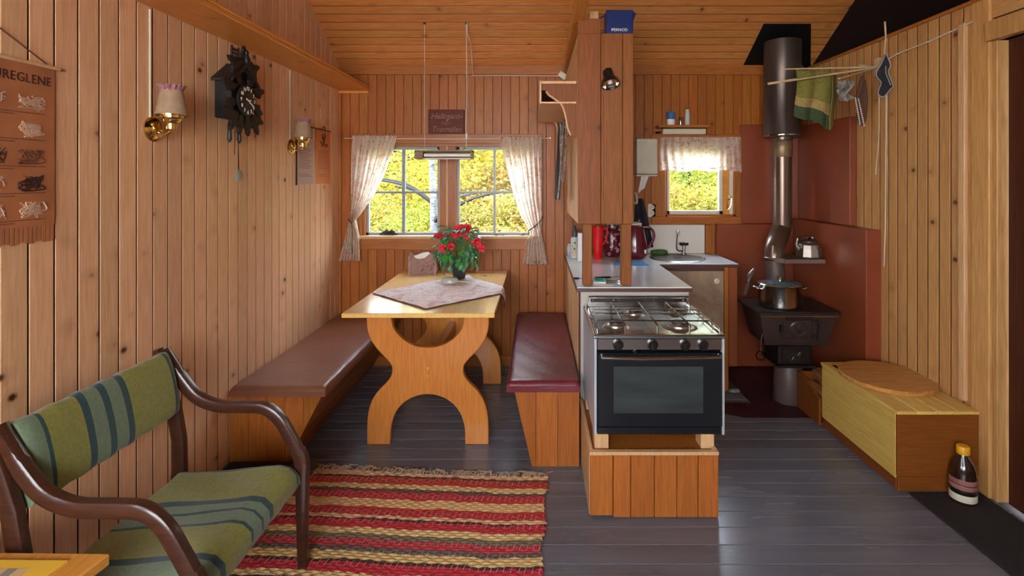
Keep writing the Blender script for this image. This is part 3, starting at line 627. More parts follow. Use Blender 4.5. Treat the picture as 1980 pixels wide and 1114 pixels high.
def cushion(parent, x0, x1, y0, y1, z0, z1, mat, sag=0.006, seedv=0):
    def fn(u, v):
        return (x0 + (x1 - x0) * u, y0 + (y1 - y0) * v, z1 + 0.0)
    m = MB(); nx, ny = 14, 40
    def top(u, v):
        e = min(u, 1 - u) * (x1 - x0); f = min(v, 1 - v) * (y1 - y0); r = 0.028
        dz = 0
        for q in (e, f):
            if q < r: dz -= (r - math.sqrt(max(r * r - (r - q) ** 2, 0))) * 0.8
        dz += 0.0025 * math.sin(u * 5 + v * 23 + seedv) * math.sin(v * 17 + u * 9)
        return (x0 + (x1 - x0) * u, y0 + (y1 - y0) * v, z1 + max(dz, -0.03))
    us = [0, 0.01, 0.025, 0.05] + [0.1 * k for k in range(1, 10)] + [0.95, 0.975, 0.99, 1]
    vsx = [0, 0.004, 0.009, 0.018] + [0.03 + 0.94 * k / 40 for k in range(41)] + [0.982, 0.991, 0.996, 1]
    vs = [top(u, v) for v in vsx for u in us]; nu = len(us)
    m.add(vs, [(j * nu + i, j * nu + i + 1, (j + 1) * nu + i + 1, (j + 1) * nu + i) for j in range(len(vsx) - 1) for i in range(nu - 1)])
    # skirt and underside
    ring = [(x0, y0), (x1, y0), (x1, y1), (x0, y1)]
    m.hexa([(x0, y0, z0), (x1, y0, z0), (x1, y1, z0), (x0, y1, z0), (x0, y0, z1 - 0.0225), (x1, y0, z1 - 0.0225), (x1, y1, z1 - 0.0225), (x0, y1, z1 - 0.0225)])
    return m.build('cushion', mat, parent, smooth=True)
cushion(lb, XL + 0.006, -1.08, 2.645, 4.12, 0.382, 0.43, M_LEATHERB)
rb = bench('wall_bench', 'right-hand bench with burgundy cushion beside the stove', -0.115, 0.224, -0.022, 0.224, 2.69, 4.10, 0.44, M_LEATHERR, 3, True)
cushion(rb, -0.152, 0.226, 2.665, 4.05, 0.397, 0.452, M_LEATHERR, seedv=2)

# ------------------------------------------------------------------ dining table
TZ = 0.77
tb = thing('dining_table', 'pine trestle table with curved legs under the dining window', 'table', (-0.63, 3.4, 0))
xa, xb, ya, yb = -1.055, -0.225, 2.795, 4.11
MB().box(xa, xb, ya, yb, TZ - 0.026, TZ).build('tabletop', M_TABLEY, tb, bevel=0.005, seg=2)
def pedestal(y, cxx, sc=1.0):
    # outline of one half read off the photo, mirrored: (x from centre, z)
    right = [(0.345, 0.742), (0.342, 0.66), (0.325, 0.60), (0.288, 0.54), (0.235, 0.485), (0.207, 0.45), (0.200, 0.42), (0.207, 0.385), (0.235, 0.345), (0.285, 0.295), (0.322, 0.23), (0.338, 0.16), (0.342, 0.08), (0.342, 0.0)]
    inner = [(0.212, 0.0), (0.208, 0.09), (0.19, 0.16), (0.155, 0.215), (0.105, 0.255), (0.05, 0.277), (0.0, 0.283)]
    topc = [(0.0, 0.545), (0.06, 0.552), (0.115, 0.575), (0.16, 0.61), (0.195, 0.66), (0.212, 0.742)]
    R = sp2(right, 4); I = sp2(inner, 4); TC = sp2(topc, 4)
    half = R + I                                   # right outer edge down, foot, inner arch to the centre
    pts = TC + half + [(-x, z) for x, z in reversed(half)][1:] + [(-x, z) for x, z in reversed(TC)][:-1]
    ded = []
    for p in pts:
        if not ded or (abs(ded[-1][0] - p[0]) + abs(ded[-1][1] - p[1])) > 1e-4: ded.append(p)
    m = MB().prism([(cxx + x * sc, z) for x, z in ded], 'xz', y - 0.02, y + 0.02)
    return m.build('pedestal', M_TABLE, tb, bevel=0.003)
p1 = pedestal(2.935, -0.612); p2 = pedestal(3.79, -0.60)
for z in (0.385, 0.43):
    MB().lathe([(0.011, 0), (0.011, 0.004), (0.008, 0.007)], (-0.612, 2.9155, z), 12, Matrix.Rotation(PI / 2, 3, 'X')).build('bolt_cap', M_SHELF, p1, smooth=True)
MB().box(-0.637, -0.587, 2.955, 3.77, 0.36, 0.46).build('stretcher', M_TABLE, tb, bevel=0.004)
# cloth laid cornerwise, one corner hanging over the right edge
A_, B_, C_, D_ = Vector((-1.035, 3.27)), Vector((-0.612, 2.87)), Vector((-0.115, 3.36)), Vector((-0.56, 3.88))
def clo(u, v):
    p = (A_ * (1 - u) + B_ * u) * (1 - v) + (D_ * (1 - u) + C_ * u) * v
    zz = TZ + 0.003 + 0.0022 * (math.sin(p.x * 42 + 2 * math.sin(p.y * 9)) * math.sin(p.y * 23)) + 0.0022
    x, yy = p.x, p.y
    if x > xb + 0.004:
        ex = x - (xb + 0.004); x = xb + 0.006 + ex * 0.18 + 0.006 * math.sin(yy * 50); zz = TZ + 0.002 - ex * 1.05
    r = math.hypot(p.x + 0.47, p.y - 3.82)
    if r < 0.07: zz += 0.022 * (1 - r / 0.07)
    return (x, yy, zz)
tcl = tag(MB().grid(clo, 60, 60).build('tablecloth', M_CLOTH, None, smooth='open'), 'square floral cloth laid cornerwise on the dining table', 'tablecloth')
MB().tube([Vector(clo(k / 40, 0)) + Vector((0, 0, 0.001)) for k in range(41)] + [Vector(clo(1, k / 40)) + Vector((0, 0, 0.001)) for k in range(41)], 0.0022, 5).build('hem', M_POT, tcl)
# napkin holder
nh = thing('napkin_holder', 'floral napkin holder with white paper napkins on the dining table', 'holder', (-0.87, 3.95, TZ))
sidep = [(-0.10, 0), (0.10, 0), (0.098, 0.11), (0.06, 0.155), (0.02, 0.125), (-0.04, 0.12), (-0.07, 0.15), (-0.098, 0.155)]
Rz = Matrix.Rotation(math.radians(8), 3, 'Z')
def rotp(m, c, ang):
    M = Matrix.Rotation(ang, 3, 'Z'); c = Vector(c)
    for i in range(len(m.v)): m.v[i] = c + M @ (m.v[i] - c)
    return m
for yy in (3.925, 3.985): rotp(MB().prism([(-0.87 + a, TZ + 0.001 + b) for a, b in sp2(sidep + sidep[:1], 3)[:-1]], 'xz', yy, yy + 0.008), (-0.87, 3.95, 0), 0.14).build('side_plate', M_NAPK, nh, bevel=0.002)
for sx in (-0.1, 0.094): rotp(MB().box(-0.87 + sx, -0.87 + sx + 0.006, 3.925, 3.993, TZ + 0.001, TZ + 0.14), (-0.87, 3.95, 0), 0.14).build('end_plate', M_PAPER, nh)
for k in range(4): rotp(MB().prism([(-0.94, TZ + 0.01), (-0.79, TZ + 0.01), (-0.79, TZ + 0.13), (-0.865 + k * 0.012, TZ + 0.165), (-0.94, TZ + 0.135)], 'xz', 3.937 + k * 0.011, 3.941 + k * 0.011), (-0.87, 3.95, 0), 0.14).build('napkin', M_PAPER, nh)
# begonia
PX, PY = X(888, 3.74), 3.74
pf = thing('potted_begonia', 'red flowering potted plant in a dark pot on the dining table', 'plant', (PX, PY, TZ + 0.006))
MB().lathe([(0.038, 0), (0.042, 0.004), (0.054, 0.085), (0.060, 0.088), (0.061, 0.103), (0.055, 0.105), (0.052, 0.09)], (PX, PY, TZ + 0.007), 24, cap=False).lathe([(0.001, 0.001), (0.04, 0.001)], (PX, PY, TZ + 0.007), 24, cap=False).build('pot', M_POT, pf, smooth=True)
MB().lathe([(0.052, 0), (0.03, 0.006), (0.001, 0.008)], (PX, PY, TZ + 0.092), 16).build('soil', M_SOIL, pf, smooth=True)
def leaf_mesh(name, mat, L=0.062, wd=0.046):
    m = MB()
    def fn(u, v):
        s_ = math.sin(PI * min(1, max(0, v)) ** 0.75) * wd / 2; x = (u - 0.5) * 2 * s_
        return (x + 0.004 * math.sin(v * 3), L * v, 0.010 * math.sin(v * PI) - abs(u - 0.5) * -0.014 - 0.012 * v * v + 0.002 * math.sin(v * 22 + u * 9))
    m.grid(fn, 6, 8); return m.mesh(name, mat, Vector((0, 0, 0)), smooth='open')
LM = [leaf_mesh('leaf', M_LEAF), leaf_mesh('leaf', M_LEAF2), leaf_mesh('leaf', M_LEAF, 0.078, 0.055)]
rs = random.Random(11)
for k in range(150):
    a = rs.random() * 2 * PI; ph = rs.random(); rr = 0.05 + 0.10 * math.sqrt(rs.random()) ; hh = 0.03 + 0.27 * ph
    rr *= (1 - 0.45 * abs(ph - 0.45) * 1.6)
    q = Vector((PX + rr * math.cos(a), PY + rr * math.sin(a) * 0.9, TZ + 0.075 + hh))
    tilt = math.radians(10 + 55 * (1 - ph)) * (-1 if ph < 0.6 else 1 - ph * 2)
    M = Matrix.Translation(q) @ Matrix.Rotation(a - PI / 2 + rs.uniform(-.6, .6), 4, 'Z') @ Matrix.Rotation(tilt + rs.uniform(-.5, .4), 4, 'X') @ Matrix.Rotation(rs.uniform(-.5, .5), 4, 'Y') @ Matrix.Scale(rs.uniform(0.7, 1.15), 4)
    put('leaf', LM[rs.choice((0, 0, 1, 2))], M, pf)
def bloom(c, r, n):
    m = MB(); c = Vector(c)
    for k in range(n):
        dv = Vector((rs.gauss(0, 1), rs.gauss(0, 1), rs.gauss(0, 1))).normalized(); p = c + Vector((dv.x * r, dv.y * r, dv.z * r * 0.62)) * rs.uniform(0.55, 1)
        t1 = dv.orthogonal().normalized(); t2 = dv.cross(t1); s_ = rs.uniform(0.009, 0.014); g = [p]
        for j in range(6):
            aa = j * PI / 3; g.append(p + (t1 * math.cos(aa) + t2 * math.sin(aa)) * s_ + dv * s_ * (0.55 + 0.35 * (j % 2)))
        m.add(g, [(0, 1 + j, 1 + (j + 1) % 6) for j in range(6)])
    return m.build('flower_head', M_PETAL, pf)
for (px, py, dy, r) in ((862, 452, 0, 0.042), (889, 443, -0.01, 0.045), (880, 452, -0.04, 0.038), (903, 440, 0.03, 0.028), (905, 455, 0.0, 0.035), (858, 480, -0.10, 0.036), (870, 476, -0.09, 0.03), (922, 468, -0.04, 0.033), (930, 480, -0.05, 0.03), (848, 457, 0, 0.026)):
    dd = 3.74 + dy; c = (X(px, dd), dd, Z(py, dd)); bloom(c, r, 70)
    MB().tube([(PX, PY, TZ + 0.1), (PX * .5 + c[0] * .5, (PY + c[1]) / 2, c[2] - 0.09), c], 0.003, 5).build('stem', M_STEM, pf)
# butter dish
bd = thing('butter_dish', 'small pale grey lidded dish in front of the flower pot', 'dish', (X(872, 3.58), 3.58, TZ + 0.006))
c = (X(870, 3.58), 3.57, TZ + 0.007)
MB().lathe([(0.05, 0), (0.058, 0.004), (0.058, 0.008)], c, 28, sx=1.15, sy=0.8).build('base', M_WHITE, bd, smooth=True)
MB().lathe([(0.053, 0.009), (0.05, 0.028), (0.042, 0.038), (0.001, 0.041)], c, 28, sx=1.15, sy=0.75).build('lid', simple('pale_sage_ceramic', '#b4bcae', 0.3, bmp=0), bd, smooth=True)
MB().prism([(c[0] + 0.05, c[2] + 0.012), (c[0] + 0.14, c[2] + 0.004), (c[0] + 0.14, c[2] + 0.007), (c[0] + 0.05, c[2] + 0.018)], 'xz', 3.565, 3.59).build('handle', M_CREAM, bd)

# ------------------------------------------------------------------ pendant tube lamp
PLY = 3.767
pl = thing('pendant_lamp', 'hanging wooden tube lamp above the dining table', 'lamp', (-0.66, PLY, 1.6))
x0, x1 = X(805, PLY), X(915, PLY); z0, z1 = Z(308, PLY), Z(291, PLY)
hs_ = MB().box(x0, x1, PLY - 0.06, PLY + 0.06, z1 - 0.012, z1).box(x0, x0 + 0.012, PLY - 0.06, PLY + 0.06, z0, z1).box(x1 - 0.012, x1, PLY - 0.06, PLY + 0.06, z0, z1).build('housing', M_LAMPW, pl, bevel=0.002)
MB().box(x0 + 0.012, x1 - 0.012, PLY + 0.05, PLY + 0.06, z0, z1 - 0.012).build('back_board', M_LAMPW, pl)
MB().box(x0, x0 + 0.06, PLY - 0.062, PLY - 0.055, z0 + 0.003, z1 - 0.014).build('end_block', M_LAMPW, pl)
MB().tube([(x0 + 0.065, PLY - 0.035, (z0 + z1) / 2 - 0.004), (x1 - 0.015, PLY - 0.035, (z0 + z1) / 2 - 0.004)], 0.012, 12).build('tube', M_TUBE, pl, smooth=True)
MB().box(x0 + 0.06, x1 - 0.012, PLY - 0.055, PLY + 0.05, z0, z0 + 0.006).build('diffuser_lip', M_WHITE, pl)
hx1, hx2 = X(821, PLY), X(902, PLY); zh = zc(PLY) + 0.005
MB().tube([(hx1, PLY, z1), (hx1, PLY, zh)], 0.0018, 6).build('cord', M_ROPE, pl)
MB().tube([(hx2, PLY, zh), (hx2 + 0.003, PLY - 0.005, 2.1), (hx2 - 0.004, PLY, 1.86), (hx2, PLY, z1)], 0.003, 6).build('cord', M_ROPE, pl)
MB().tube([(hx2 - 0.03, PLY, z1 + 0.004), (hx2 - 0.012, PLY, z1 + 0.015), (hx2, PLY, z1 + 0.03)], 0.0025, 6).build('cord_end', M_BLACK, pl)
MB().box(hx2 - 0.006, hx2 + 0.008, PLY - 0.008, PLY + 0.006, Z(268, PLY), Z(258, PLY)).build('cord_joiner', M_CREAM, pl, bevel=0.002)
for hx in (hx1, hx2): MB().lathe([(0.011, 0), (0.011, 0.03), (0.006, 0.034)], (hx, PLY, zh - 0.012), 10).build('ceiling_hook', M_DRIFT, pl)
cc = [(hx2 + 0.006, PLY - 0.01, zh - 0.005), (hx2 + 0.01, PLY - 0.03, zh - 0.09), (hx2 + 0.02, 3.85, 2.5), (X(914, 4.08), 4.08, Z(140, 4.08)), (X(916, 4.1), 4.11, Z(146, 4.11)), (X(960, 4.11), 4.11, Z(146, 4.11)), (X(1085, 4.11), 4.11, Z(147, 4.11))]
tag(MB().tube(spline(cc, 6), 0.0035, 6).build('lamp_cable', M_ROPE, None, smooth=True), 'white cable running from lamp hook along the far wall trim', 'cable')

# ------------------------------------------------------------------ carved sign on the far wall
sg = thing('carved_sign', 'dark carved wooden name board above the dining window', 'sign', (X(863, 4.13), 4.13, Z(262, 4.13)))
MB().box(X(828, 4.13), X(898, 4.13), 4.125, 4.149, Z(262, 4.13), Z(212, 4.13)).build('board', M_CARVED, sg, bevel=0.004)
text('lettering', 'Hellrgant-', 0.062, (X(863, 4.12), 4.124, Z(225, 4.12)), R_FRONT, M_PALECARV, sg, 0.002, shear=0.3)
text('lettering', '~2~', 0.05, (X(862, 4.12), 4.124, Z(237, 4.12)), R_FRONT, M_PALECARV, sg, 0.002, shear=0.3)
text('lettering', 'Trømälan', 0.062, (X(863, 4.12), 4.124, Z(250, 4.12)), R_FRONT, M_PALECARV, sg, 0.002, shear=0.3)

# ------------------------------------------------------------------ wall lamps
def sconce(y, label):
    t = thing('wall_lamp', label, 'lamp', (XL, y, 1.66), 'brass wall lamps'); zc_ = 1.715; cx_ = XL + 0.078
    MB().lathe([(0.001, 0), (0.052, 0.0), (0.052, 0.006), (0.04, 0.018), (0.018, 0.026), (0.001, 0.028)], (XL, y, zc_ - 0.012), 28, Matrix.Rotation(PI / 2, 3, 'Y')).build('wall_plate', M_BRASS, t, smooth=True)
    MB().tube(spline([(XL + 0.02, y, zc_ - 0.02), (XL + 0.045, y, zc_ - 0.035), (cx_ - 0.005, y, zc_ - 0.02), (cx_, y, zc_ + 0.01)], 5), 0.007, 10).build('arm', M_BRASS, t, smooth=True)
    MB().lathe([(0.008, -0.03), (0.02, -0.022), (0.022, 0.0), (0.032, 0.008), (0.034, 0.018), (0.042, 0.024), (0.043, 0.034), (0.02, 0.04), (0.016, 0.07)], (cx_, y, zc_ + 0.01), 24).build('cup', M_BRASS, t, smooth=True)
    MB().lathe([(0.057, 0.0), (0.060, 0.0), (0.060, 0.005), (0.057, 0.005)], (cx_, y, zc_ + 0.042), 32, cap=False).build('shade_rim', M_BRASS, t, smooth=True)
    MB().lathe([(0.058, 0.046), (0.039, 0.15)], (cx_, y, zc_), 32, cap=False).lathe([(0.037, 0.15), (0.056, 0.046)], (cx_, y, zc_), 32, cap=False).build('lamp_shade', M_SHADE, t, smooth='open')
    m = MB()
    def fr(u, v): a = u * 2 * PI; r = 0.039 + 0.008 * v + 0.006 * math.sin(u * 15 * 2 * PI) * v; return (cx_ + r * math.cos(a), y + r * math.sin(a), zc_ + 0.145 + 0.022 * v + 0.004 * math.sin(u * 26 * PI))
    m.grid(fr, 90, 3).build('frill', M_FRILL, t, smooth='open')
    MB().tube([(XL + 0.004, y - 0.02, zc_ + 0.03), (XL + 0.004, y - 0.02, 2.19)], 0.004, 6).build('cord', M_CREAM, t)
sconce(2.13, 'nearer brass wall lamp with frilled beige shade, left of the clock')
sconce(3.33, 'farther brass wall lamp with frilled beige shade, beside the certificates')

# ------------------------------------------------------------------ cuckoo clock
ck = thing('cuckoo_clock', 'black carved cuckoo clock on the left wall under the shelf', 'clock', (XL, 2.63, 1.7))
yc, zk = 2.63, 1.925
MB().box(XL + 0.001, XL + 0.085, yc - 0.095, yc + 0.095, 1.80, 2.0).build('case', M_CLOCK, ck, bevel=0.004)
for s_ in (-1, 1):
    MB().prism([(yc - s_ * 0.005, 2.085), (yc + s_ * 0.125, 1.99), (yc + s_ * 0.125, 1.975), (yc - s_ * 0.005, 2.065)], 'yz', XL + 0.001, XL + 0.11).build('roof_board', M_CLOCK, ck, bevel=0.002)
MB().prism([(yc - 0.1, 1.995), (yc + 0.1, 1.995), (yc, 2.07)], 'yz', XL + 0.001, XL + 0.08).build('gable', M_CLOCK, ck)
def carved_leaf(cy, cz, ang, L, wd, xo):
    pts = []
    for k in range(13):
        v = k / 12; s_ = math.sin(PI * v ** 0.8) * wd * (1 + 0.3 * math.sin(v * 16)); pts.append((L * v, s_))
    pts = pts + [(p, -q) for p, q in reversed(pts)][1:-1]
    ca, sa = math.cos(ang), math.sin(ang)
    return MB().prism([(cy + p * ca - q * sa, cz + p * sa + q * ca) for p, q in pts], 'yz', XL + xo, XL + xo + 0.016).build('carved_leaf', M_CLOCK, ck, bevel=0.002)
for (cy, cz, ang, L, wd) in ((0.0, 0.12, 20, 0.15, .03), (0.0, 0.12, 160, 0.15, .03), (0.04, 0.05, 60, 0.14, .03), (-0.04, 0.05, 120, 0.14, .03), (0.08, 0.02, 15, 0.11, .028), (-0.08, 0.02, 165, 0.11, .028),
                             (0.08, -0.04, -25, 0.10, .026), (-0.08, -0.04, 205, 0.11, .026), (0.07, -0.09, -60, 0.12, .03), (-0.07, -0.09, 240, 0.12, .03), (0.02, -0.1, -80, 0.11, .03), (-0.03, -0.1, 262, 0.11, .028), (0.09, -0.1, -20, 0.09, .026), (-0.09, -0.1, 200, 0.09, .026), (0.0, 0.14, 92, 0.11, .026)):
    carved_leaf(yc + cy, zk + cz, math.radians(ang), L, wd, 0.085 + 0.004 * random.random())
bb = MB().lathe([(0.004, 0), (0.016, 0.01), (0.02, 0.03), (0.012, 0.05), (0.010, 0.06), (0.013, 0.07), (0.004, 0.08)], (XL + 0.10, yc + 0.01, 2.075), 12).build('carved_bird', M_CLOCK, ck, smooth=True)
MB().prism([(yc - 0.13, 2.05), (yc + 0.02, 2.09), (yc + 0.02, 2.115), (yc - 0.03, 2.10)], 'yz', XL + 0.09, XL + 0.105).build('bird_wing', M_CLOCK, bb)
dl = MB().lathe([(0.001, 0), (0.078, 0), (0.078, 0.008), (0.07, 0.012), (0.001, 0.012)], (XL + 0.101, yc, zk - 0.03), 32, Matrix.Rotation(PI / 2, 3, 'Y')).build('dial', M_CLOCK, ck, smooth=True)
for k in range(1, 13):
    a = PI / 2 - k * PI / 6
    text('numeral', str(k), 0.026, (XL + 0.1145, yc + 0.06 * math.cos(a), zk - 0.03 + 0.06 * math.sin(a)), R_LEFT, M_DIALW, dl, 0.001)
for (ang, L, wd) in ((-28, 0.052, 0.003), (160, 0.02, 0.003), (10, 0.02, 0.004)):
    a = math.radians(ang); MB().tube([(XL + 0.117, yc, zk - 0.03), (XL + 0.117, yc + L * math.cos(a), zk - 0.03 + L * math.sin(a))], wd, 6).build('hand', M_DIALW, dl)
for (dy, L) in ((-0.05, 0.10), (0.0, 0.18), (0.03, 0.10), (0.05, 0.06)):
    MB().tube([(XL + 0.05, yc + dy, 1.80), (XL + 0.045, yc + dy * 0.8, 1.80 - L)], 0.0018, 5).build('chain', M_BLACK, ck)
for dy in (-0.05, 0.035): MB().lathe([(0.003, 0), (0.011, 0.015), (0.009, 0.06), (0.003, 0.08)], (XL + 0.05, yc + dy, 1.68), 8).build('weight', M_CLOCK, ck, smooth=True)
MB().tube([(XL + 0.05, yc + 0.02, 1.8), (XL + 0.05, yc + 0.03, 1.53)], 0.002, 5).build('pendulum_rod', M_BLACK, ck)
MB().lathe([(0.001, 0), (0.03, 0.001), (0.033, 0.005), (0.028, 0.009), (0.001, 0.011)], (XL + 0.045, yc + 0.03, 1.515), 24, Matrix.Rotation(PI / 2, 3, 'Y')).build('pendulum_disc', simple('grey_disc', '#a3a29a', 0.4, bmp=0.1), ck, smooth=True)
# little black chair ornament hanging above the clock
oc = thing('chair_ornament', 'tiny black wooden chair ornament hanging above the cuckoo clock', 'ornament', (XL + 0.01, 2.70, 2.09))
for s_ in (-0.03, 0.03): MB().box(XL + 0.004, XL + 0.012, 2.70 + s_ - 0.004, 2.70 + s_ + 0.004, 2.09, 2.19).build('back_post', M_CLOCK, oc)

for z in (2.168, 2.148): MB().box(XL + 0.004, XL + 0.01, 2.67, 2.73, z, z + 0.01).build('back_slat', M_CLOCK, oc)
MB().box(XL + 0.004, XL + 0.05, 2.668, 2.732, 2.125, 2.135).build('seat', M_CLOCK, oc)
for s_ in (-0.028, 0.028): MB().box(XL + 0.042, XL + 0.049, 2.70 + s_ - 0.003, 2.70 + s_ + 0.003, 2.09, 2.125).build('leg', M_CLOCK, oc)

# ------------------------------------------------------------------ posters on the left wall
po = thing('mountain_rules_poster', 'faded brown hanging poster with small drawings at far left', 'poster', (XL + 0.006, 1.5, 1.3))
PY0, PY1, PZ0, PZ1 = 1.22, 1.69, 1.30, 1.855
m = MB(); m.box(XL + 0.004, XL + 0.006, PY0, PY1, PZ0 + 0.05, PZ1)
sheet = m.build('sheet', M_POSTER, po)
for k in range(33):
    yk = PY0 + k * (PY1 - PY0) / 33; MB().box(XL + 0.004, XL + 0.0055, yk + 0.001, yk + 0.012, PZ0 - 0.004 * math.sin(k * 1.7), PZ0 + 0.05).build('fringe_tab', M_POSTER, sheet)
MB().tube([(XL + 0.01, PY0 - 0.02, PZ1 + 0.004), (XL + 0.01, PY1 + 0.012, PZ1 + 0.004)], 0.006, 8).build('top_rod', M_LIGHTW, po)
MB().tube([(XL + 0.01, PY0 + 0.06, PZ1 + 0.01), (XL + 0.01, (PY0 + PY1) / 2 + 0.05, PZ1 + 0.09), (XL + 0.01, PY1 - 0.03, PZ1 + 0.01)], 0.002, 6).build('hanging_string', M_STRAP, po)
text('title', 'FJELLUREGLENE', 0.040, (XL + 0.007, PY1 - 0.012, PZ1 - 0.046), R_LEFT, M_PRINTD, sheet, 0.0004, 0.95, 'RIGHT')
rs = random.Random(5)
fx = XL + 0.0068
for row in range(5):
    zt = PZ1 - 0.10 - row * 0.083
    for cxp in (0.06, 0.16, 0.27, 0.395):
        cy = PY0 + cxp; m = MB()
        for k in range(9):
            p = [(cy + rs.uniform(-.045, .045), zt - 0.02 + rs.uniform(-.024, .024)) for _ in range(4)]
            m.tube(spline([(fx, a, b) for a, b in p], 4), [0.001 + 0.0018 * rs.random()] * (3 * 4 + 1), 4)
        o = m.build('drawing', rs.choice((M_PRINTD, M_PRINTM, M_PRINTL)), sheet)
        if rs.random() < 0.45:
            m = MB(); m.box(fx - 0.0004, fx, cy - 0.022, cy + 0.026, zt - 0.036, zt - 0.004); m.build('picture_block', rs.choice((M_PRINTM, M_PRINTD, M_PRINTL)), sheet)
    m = MB()
    for q in range(2): m.box(fx - 0.0004, fx, PY0 + 0.02, PY1 - 0.03 - 0.1 * q, zt - 0.053 - q * 0.008, zt - 0.0505 - q * 0.008)
    m.build('caption_line', M_PRINTM, sheet)
def cert(y0, y1, mat, label, orange):
    t = thing('certificate', label, 'certificate', (XL + 0.004, (y0 + y1) / 2, 1.46))
    MB().box(XL + 0.003, XL + 0.005, y0, y1, 1.46, 1.855).build('sheet', mat, t)
    MB().tube([(XL + 0.007, y0 - 0.006, 1.857), (XL + 0.007, y1 + 0.006, 1.857)], 0.005, 6).build('top_rod', M_BLACK, t)
    MB().tube(spline([(XL + 0.007, (y0 + y1) / 2 - 0.03, 1.86), (XL + 0.01, (y0 + y1) / 2, 1.885), (XL + 0.007, (y0 + y1) / 2 + 0.03, 1.86)], 4), 0.003, 5).build('hanger', M_BLACK, t)
    if not orange: MB().tube([(XL + 0.006, y0 - 0.003, 1.855), (XL + 0.006, y0 - 0.003, 1.455)], 0.004, 6).build('side_edge', M_BLACK, t)
    m = MB()
    for k in range(13):
        z = 1.70 - k * 0.013 - (0.03 if k > 10 else 0); m.box(XL + 0.005, XL + 0.0054, y0 + 0.035, y1 - 0.03 - 0.02 * (k % 3), z, z + 0.0028)
    m.build('text_lines', M_PRINTM, t)
    if orange:
        m = MB(); yc_ = (y0 + y1) / 2
        for pts in (((0, .83), (-.02, .80), (-.005, .77), (-.03, .73)), ((.02, .84), (.03, .8), (.01, .77), (.035, .735)), ((-.03, .82), (0, .80), (.04, .82)), ((-.06, .77), (-.04, .76), (-.03, .745)), ((.05, .755), (.07, .75), (.06, .735)), ((-.01, .80), (.01, .78), (.015, .74))):
            m.tube(spline([(XL + 0.006, yc_ + a, 1 + b) for a, b in pts], 4), 0.0035, 5)
        m.build('drawing', M_PRINTD, t)
cert(3.40, 3.655, M_LILACP, 'pale lilac printed certificate behind the farther wall lamp', False)
cert(3.70, 3.95, M_ORANGEP, 'orange printed certificate with a stick drawing near the corner', True)

# ------------------------------------------------------------------ upper cabinet between dining and kitchen with its two posts
CZ0, CZ1, CX0, CX1, CY0 = 1.247, 2.305, 0.232, 0.538, 2.87
wc = thing('hanging_cabinet', 'tall brown board-fronted hanging cabinet between table and kitchen', 'cabinet', (0.385, 3.4, 0.9))
for (a, b) in ((CX0, 0.357), (0.359, 0.478), (0.480, CX1)): MB().box(a, b, CY0, CY0 + 0.018, CZ0, CZ1).build('front_board', M_COLW, wc, bevel=0.002)
MB().box(CX0, 0.36, CY0 + 0.02, CY0 + 0.04, CZ1, CZ1 + 0.09).build('top_block', M_COLW, wc, bevel=0.002)
MB().box(0.36, 0.375, CY0 - 0.002, CY0 + 0.02, CZ0, CZ1).build('centre_strip', M_COLW, wc, bevel=0.002)
MB().box(CX0 + 0.012, CX1 - 0.012, CY0 + 0.02, YB - 0.03, CZ0, CZ0 + 0.018).build('bottom', M_COLW, wc)
MB().box(CX0 + 0.012, CX1 - 0.012, CY0 + 0.02, YB - 0.03, CZ1 - 0.018, CZ1).build('top', M_COLW, wc)
MB().box(CX1 - 0.012, CX1, CY0 + 0.02, YB - 0.03, CZ0, CZ1).build('kitchen_side', M_COLW, wc)
yy = CY0 + 0.0185 + 0.0375
while yy < YB - 0.04:
    plank(wc, (-1, 0, 0), (0, 0, 1), (CX0 + T, yy, (CZ0 + CZ1) / 2), CZ1 - CZ0, 0.075, M_LIGHTW); yy += 0.075
for (a, b) in ((0.258, 0.309), (0.472, 0.528)): MB().box(a, b, CY0 - 0.001, CY0 + 0.05, 0.905, CZ0 - 0.0005).build('post', M_COLW, wc, bevel=0.003)
# roof beam above it
struct(MB().hexa([(0.205, 2.3, 2.40), (0.262, 2.3, 2.40), (0.262, 4.12, 2.335), (0.205, 4.12, 2.335), (0.205, 2.3, 2.50), (0.262, 2.3, 2.50), (0.262, 4.12, 2.40), (0.205, 4.12, 2.40)]).build('trim_6', M_SHELF, bevel=0.004, origin=O0), 'slanting pine beam under the ceiling left of the tall cabinet')
tag(MB().obox((X(1088, 4.08), 4.09, Z(146, 4.08)), (0.07, 0.04, 0.05), Matrix.Rotation(0.6, 3, 'Y')).build('junction_box', M_CREAM, None, bevel=0.005), 'white cable junction box at the low end of the beam', 'junction box')
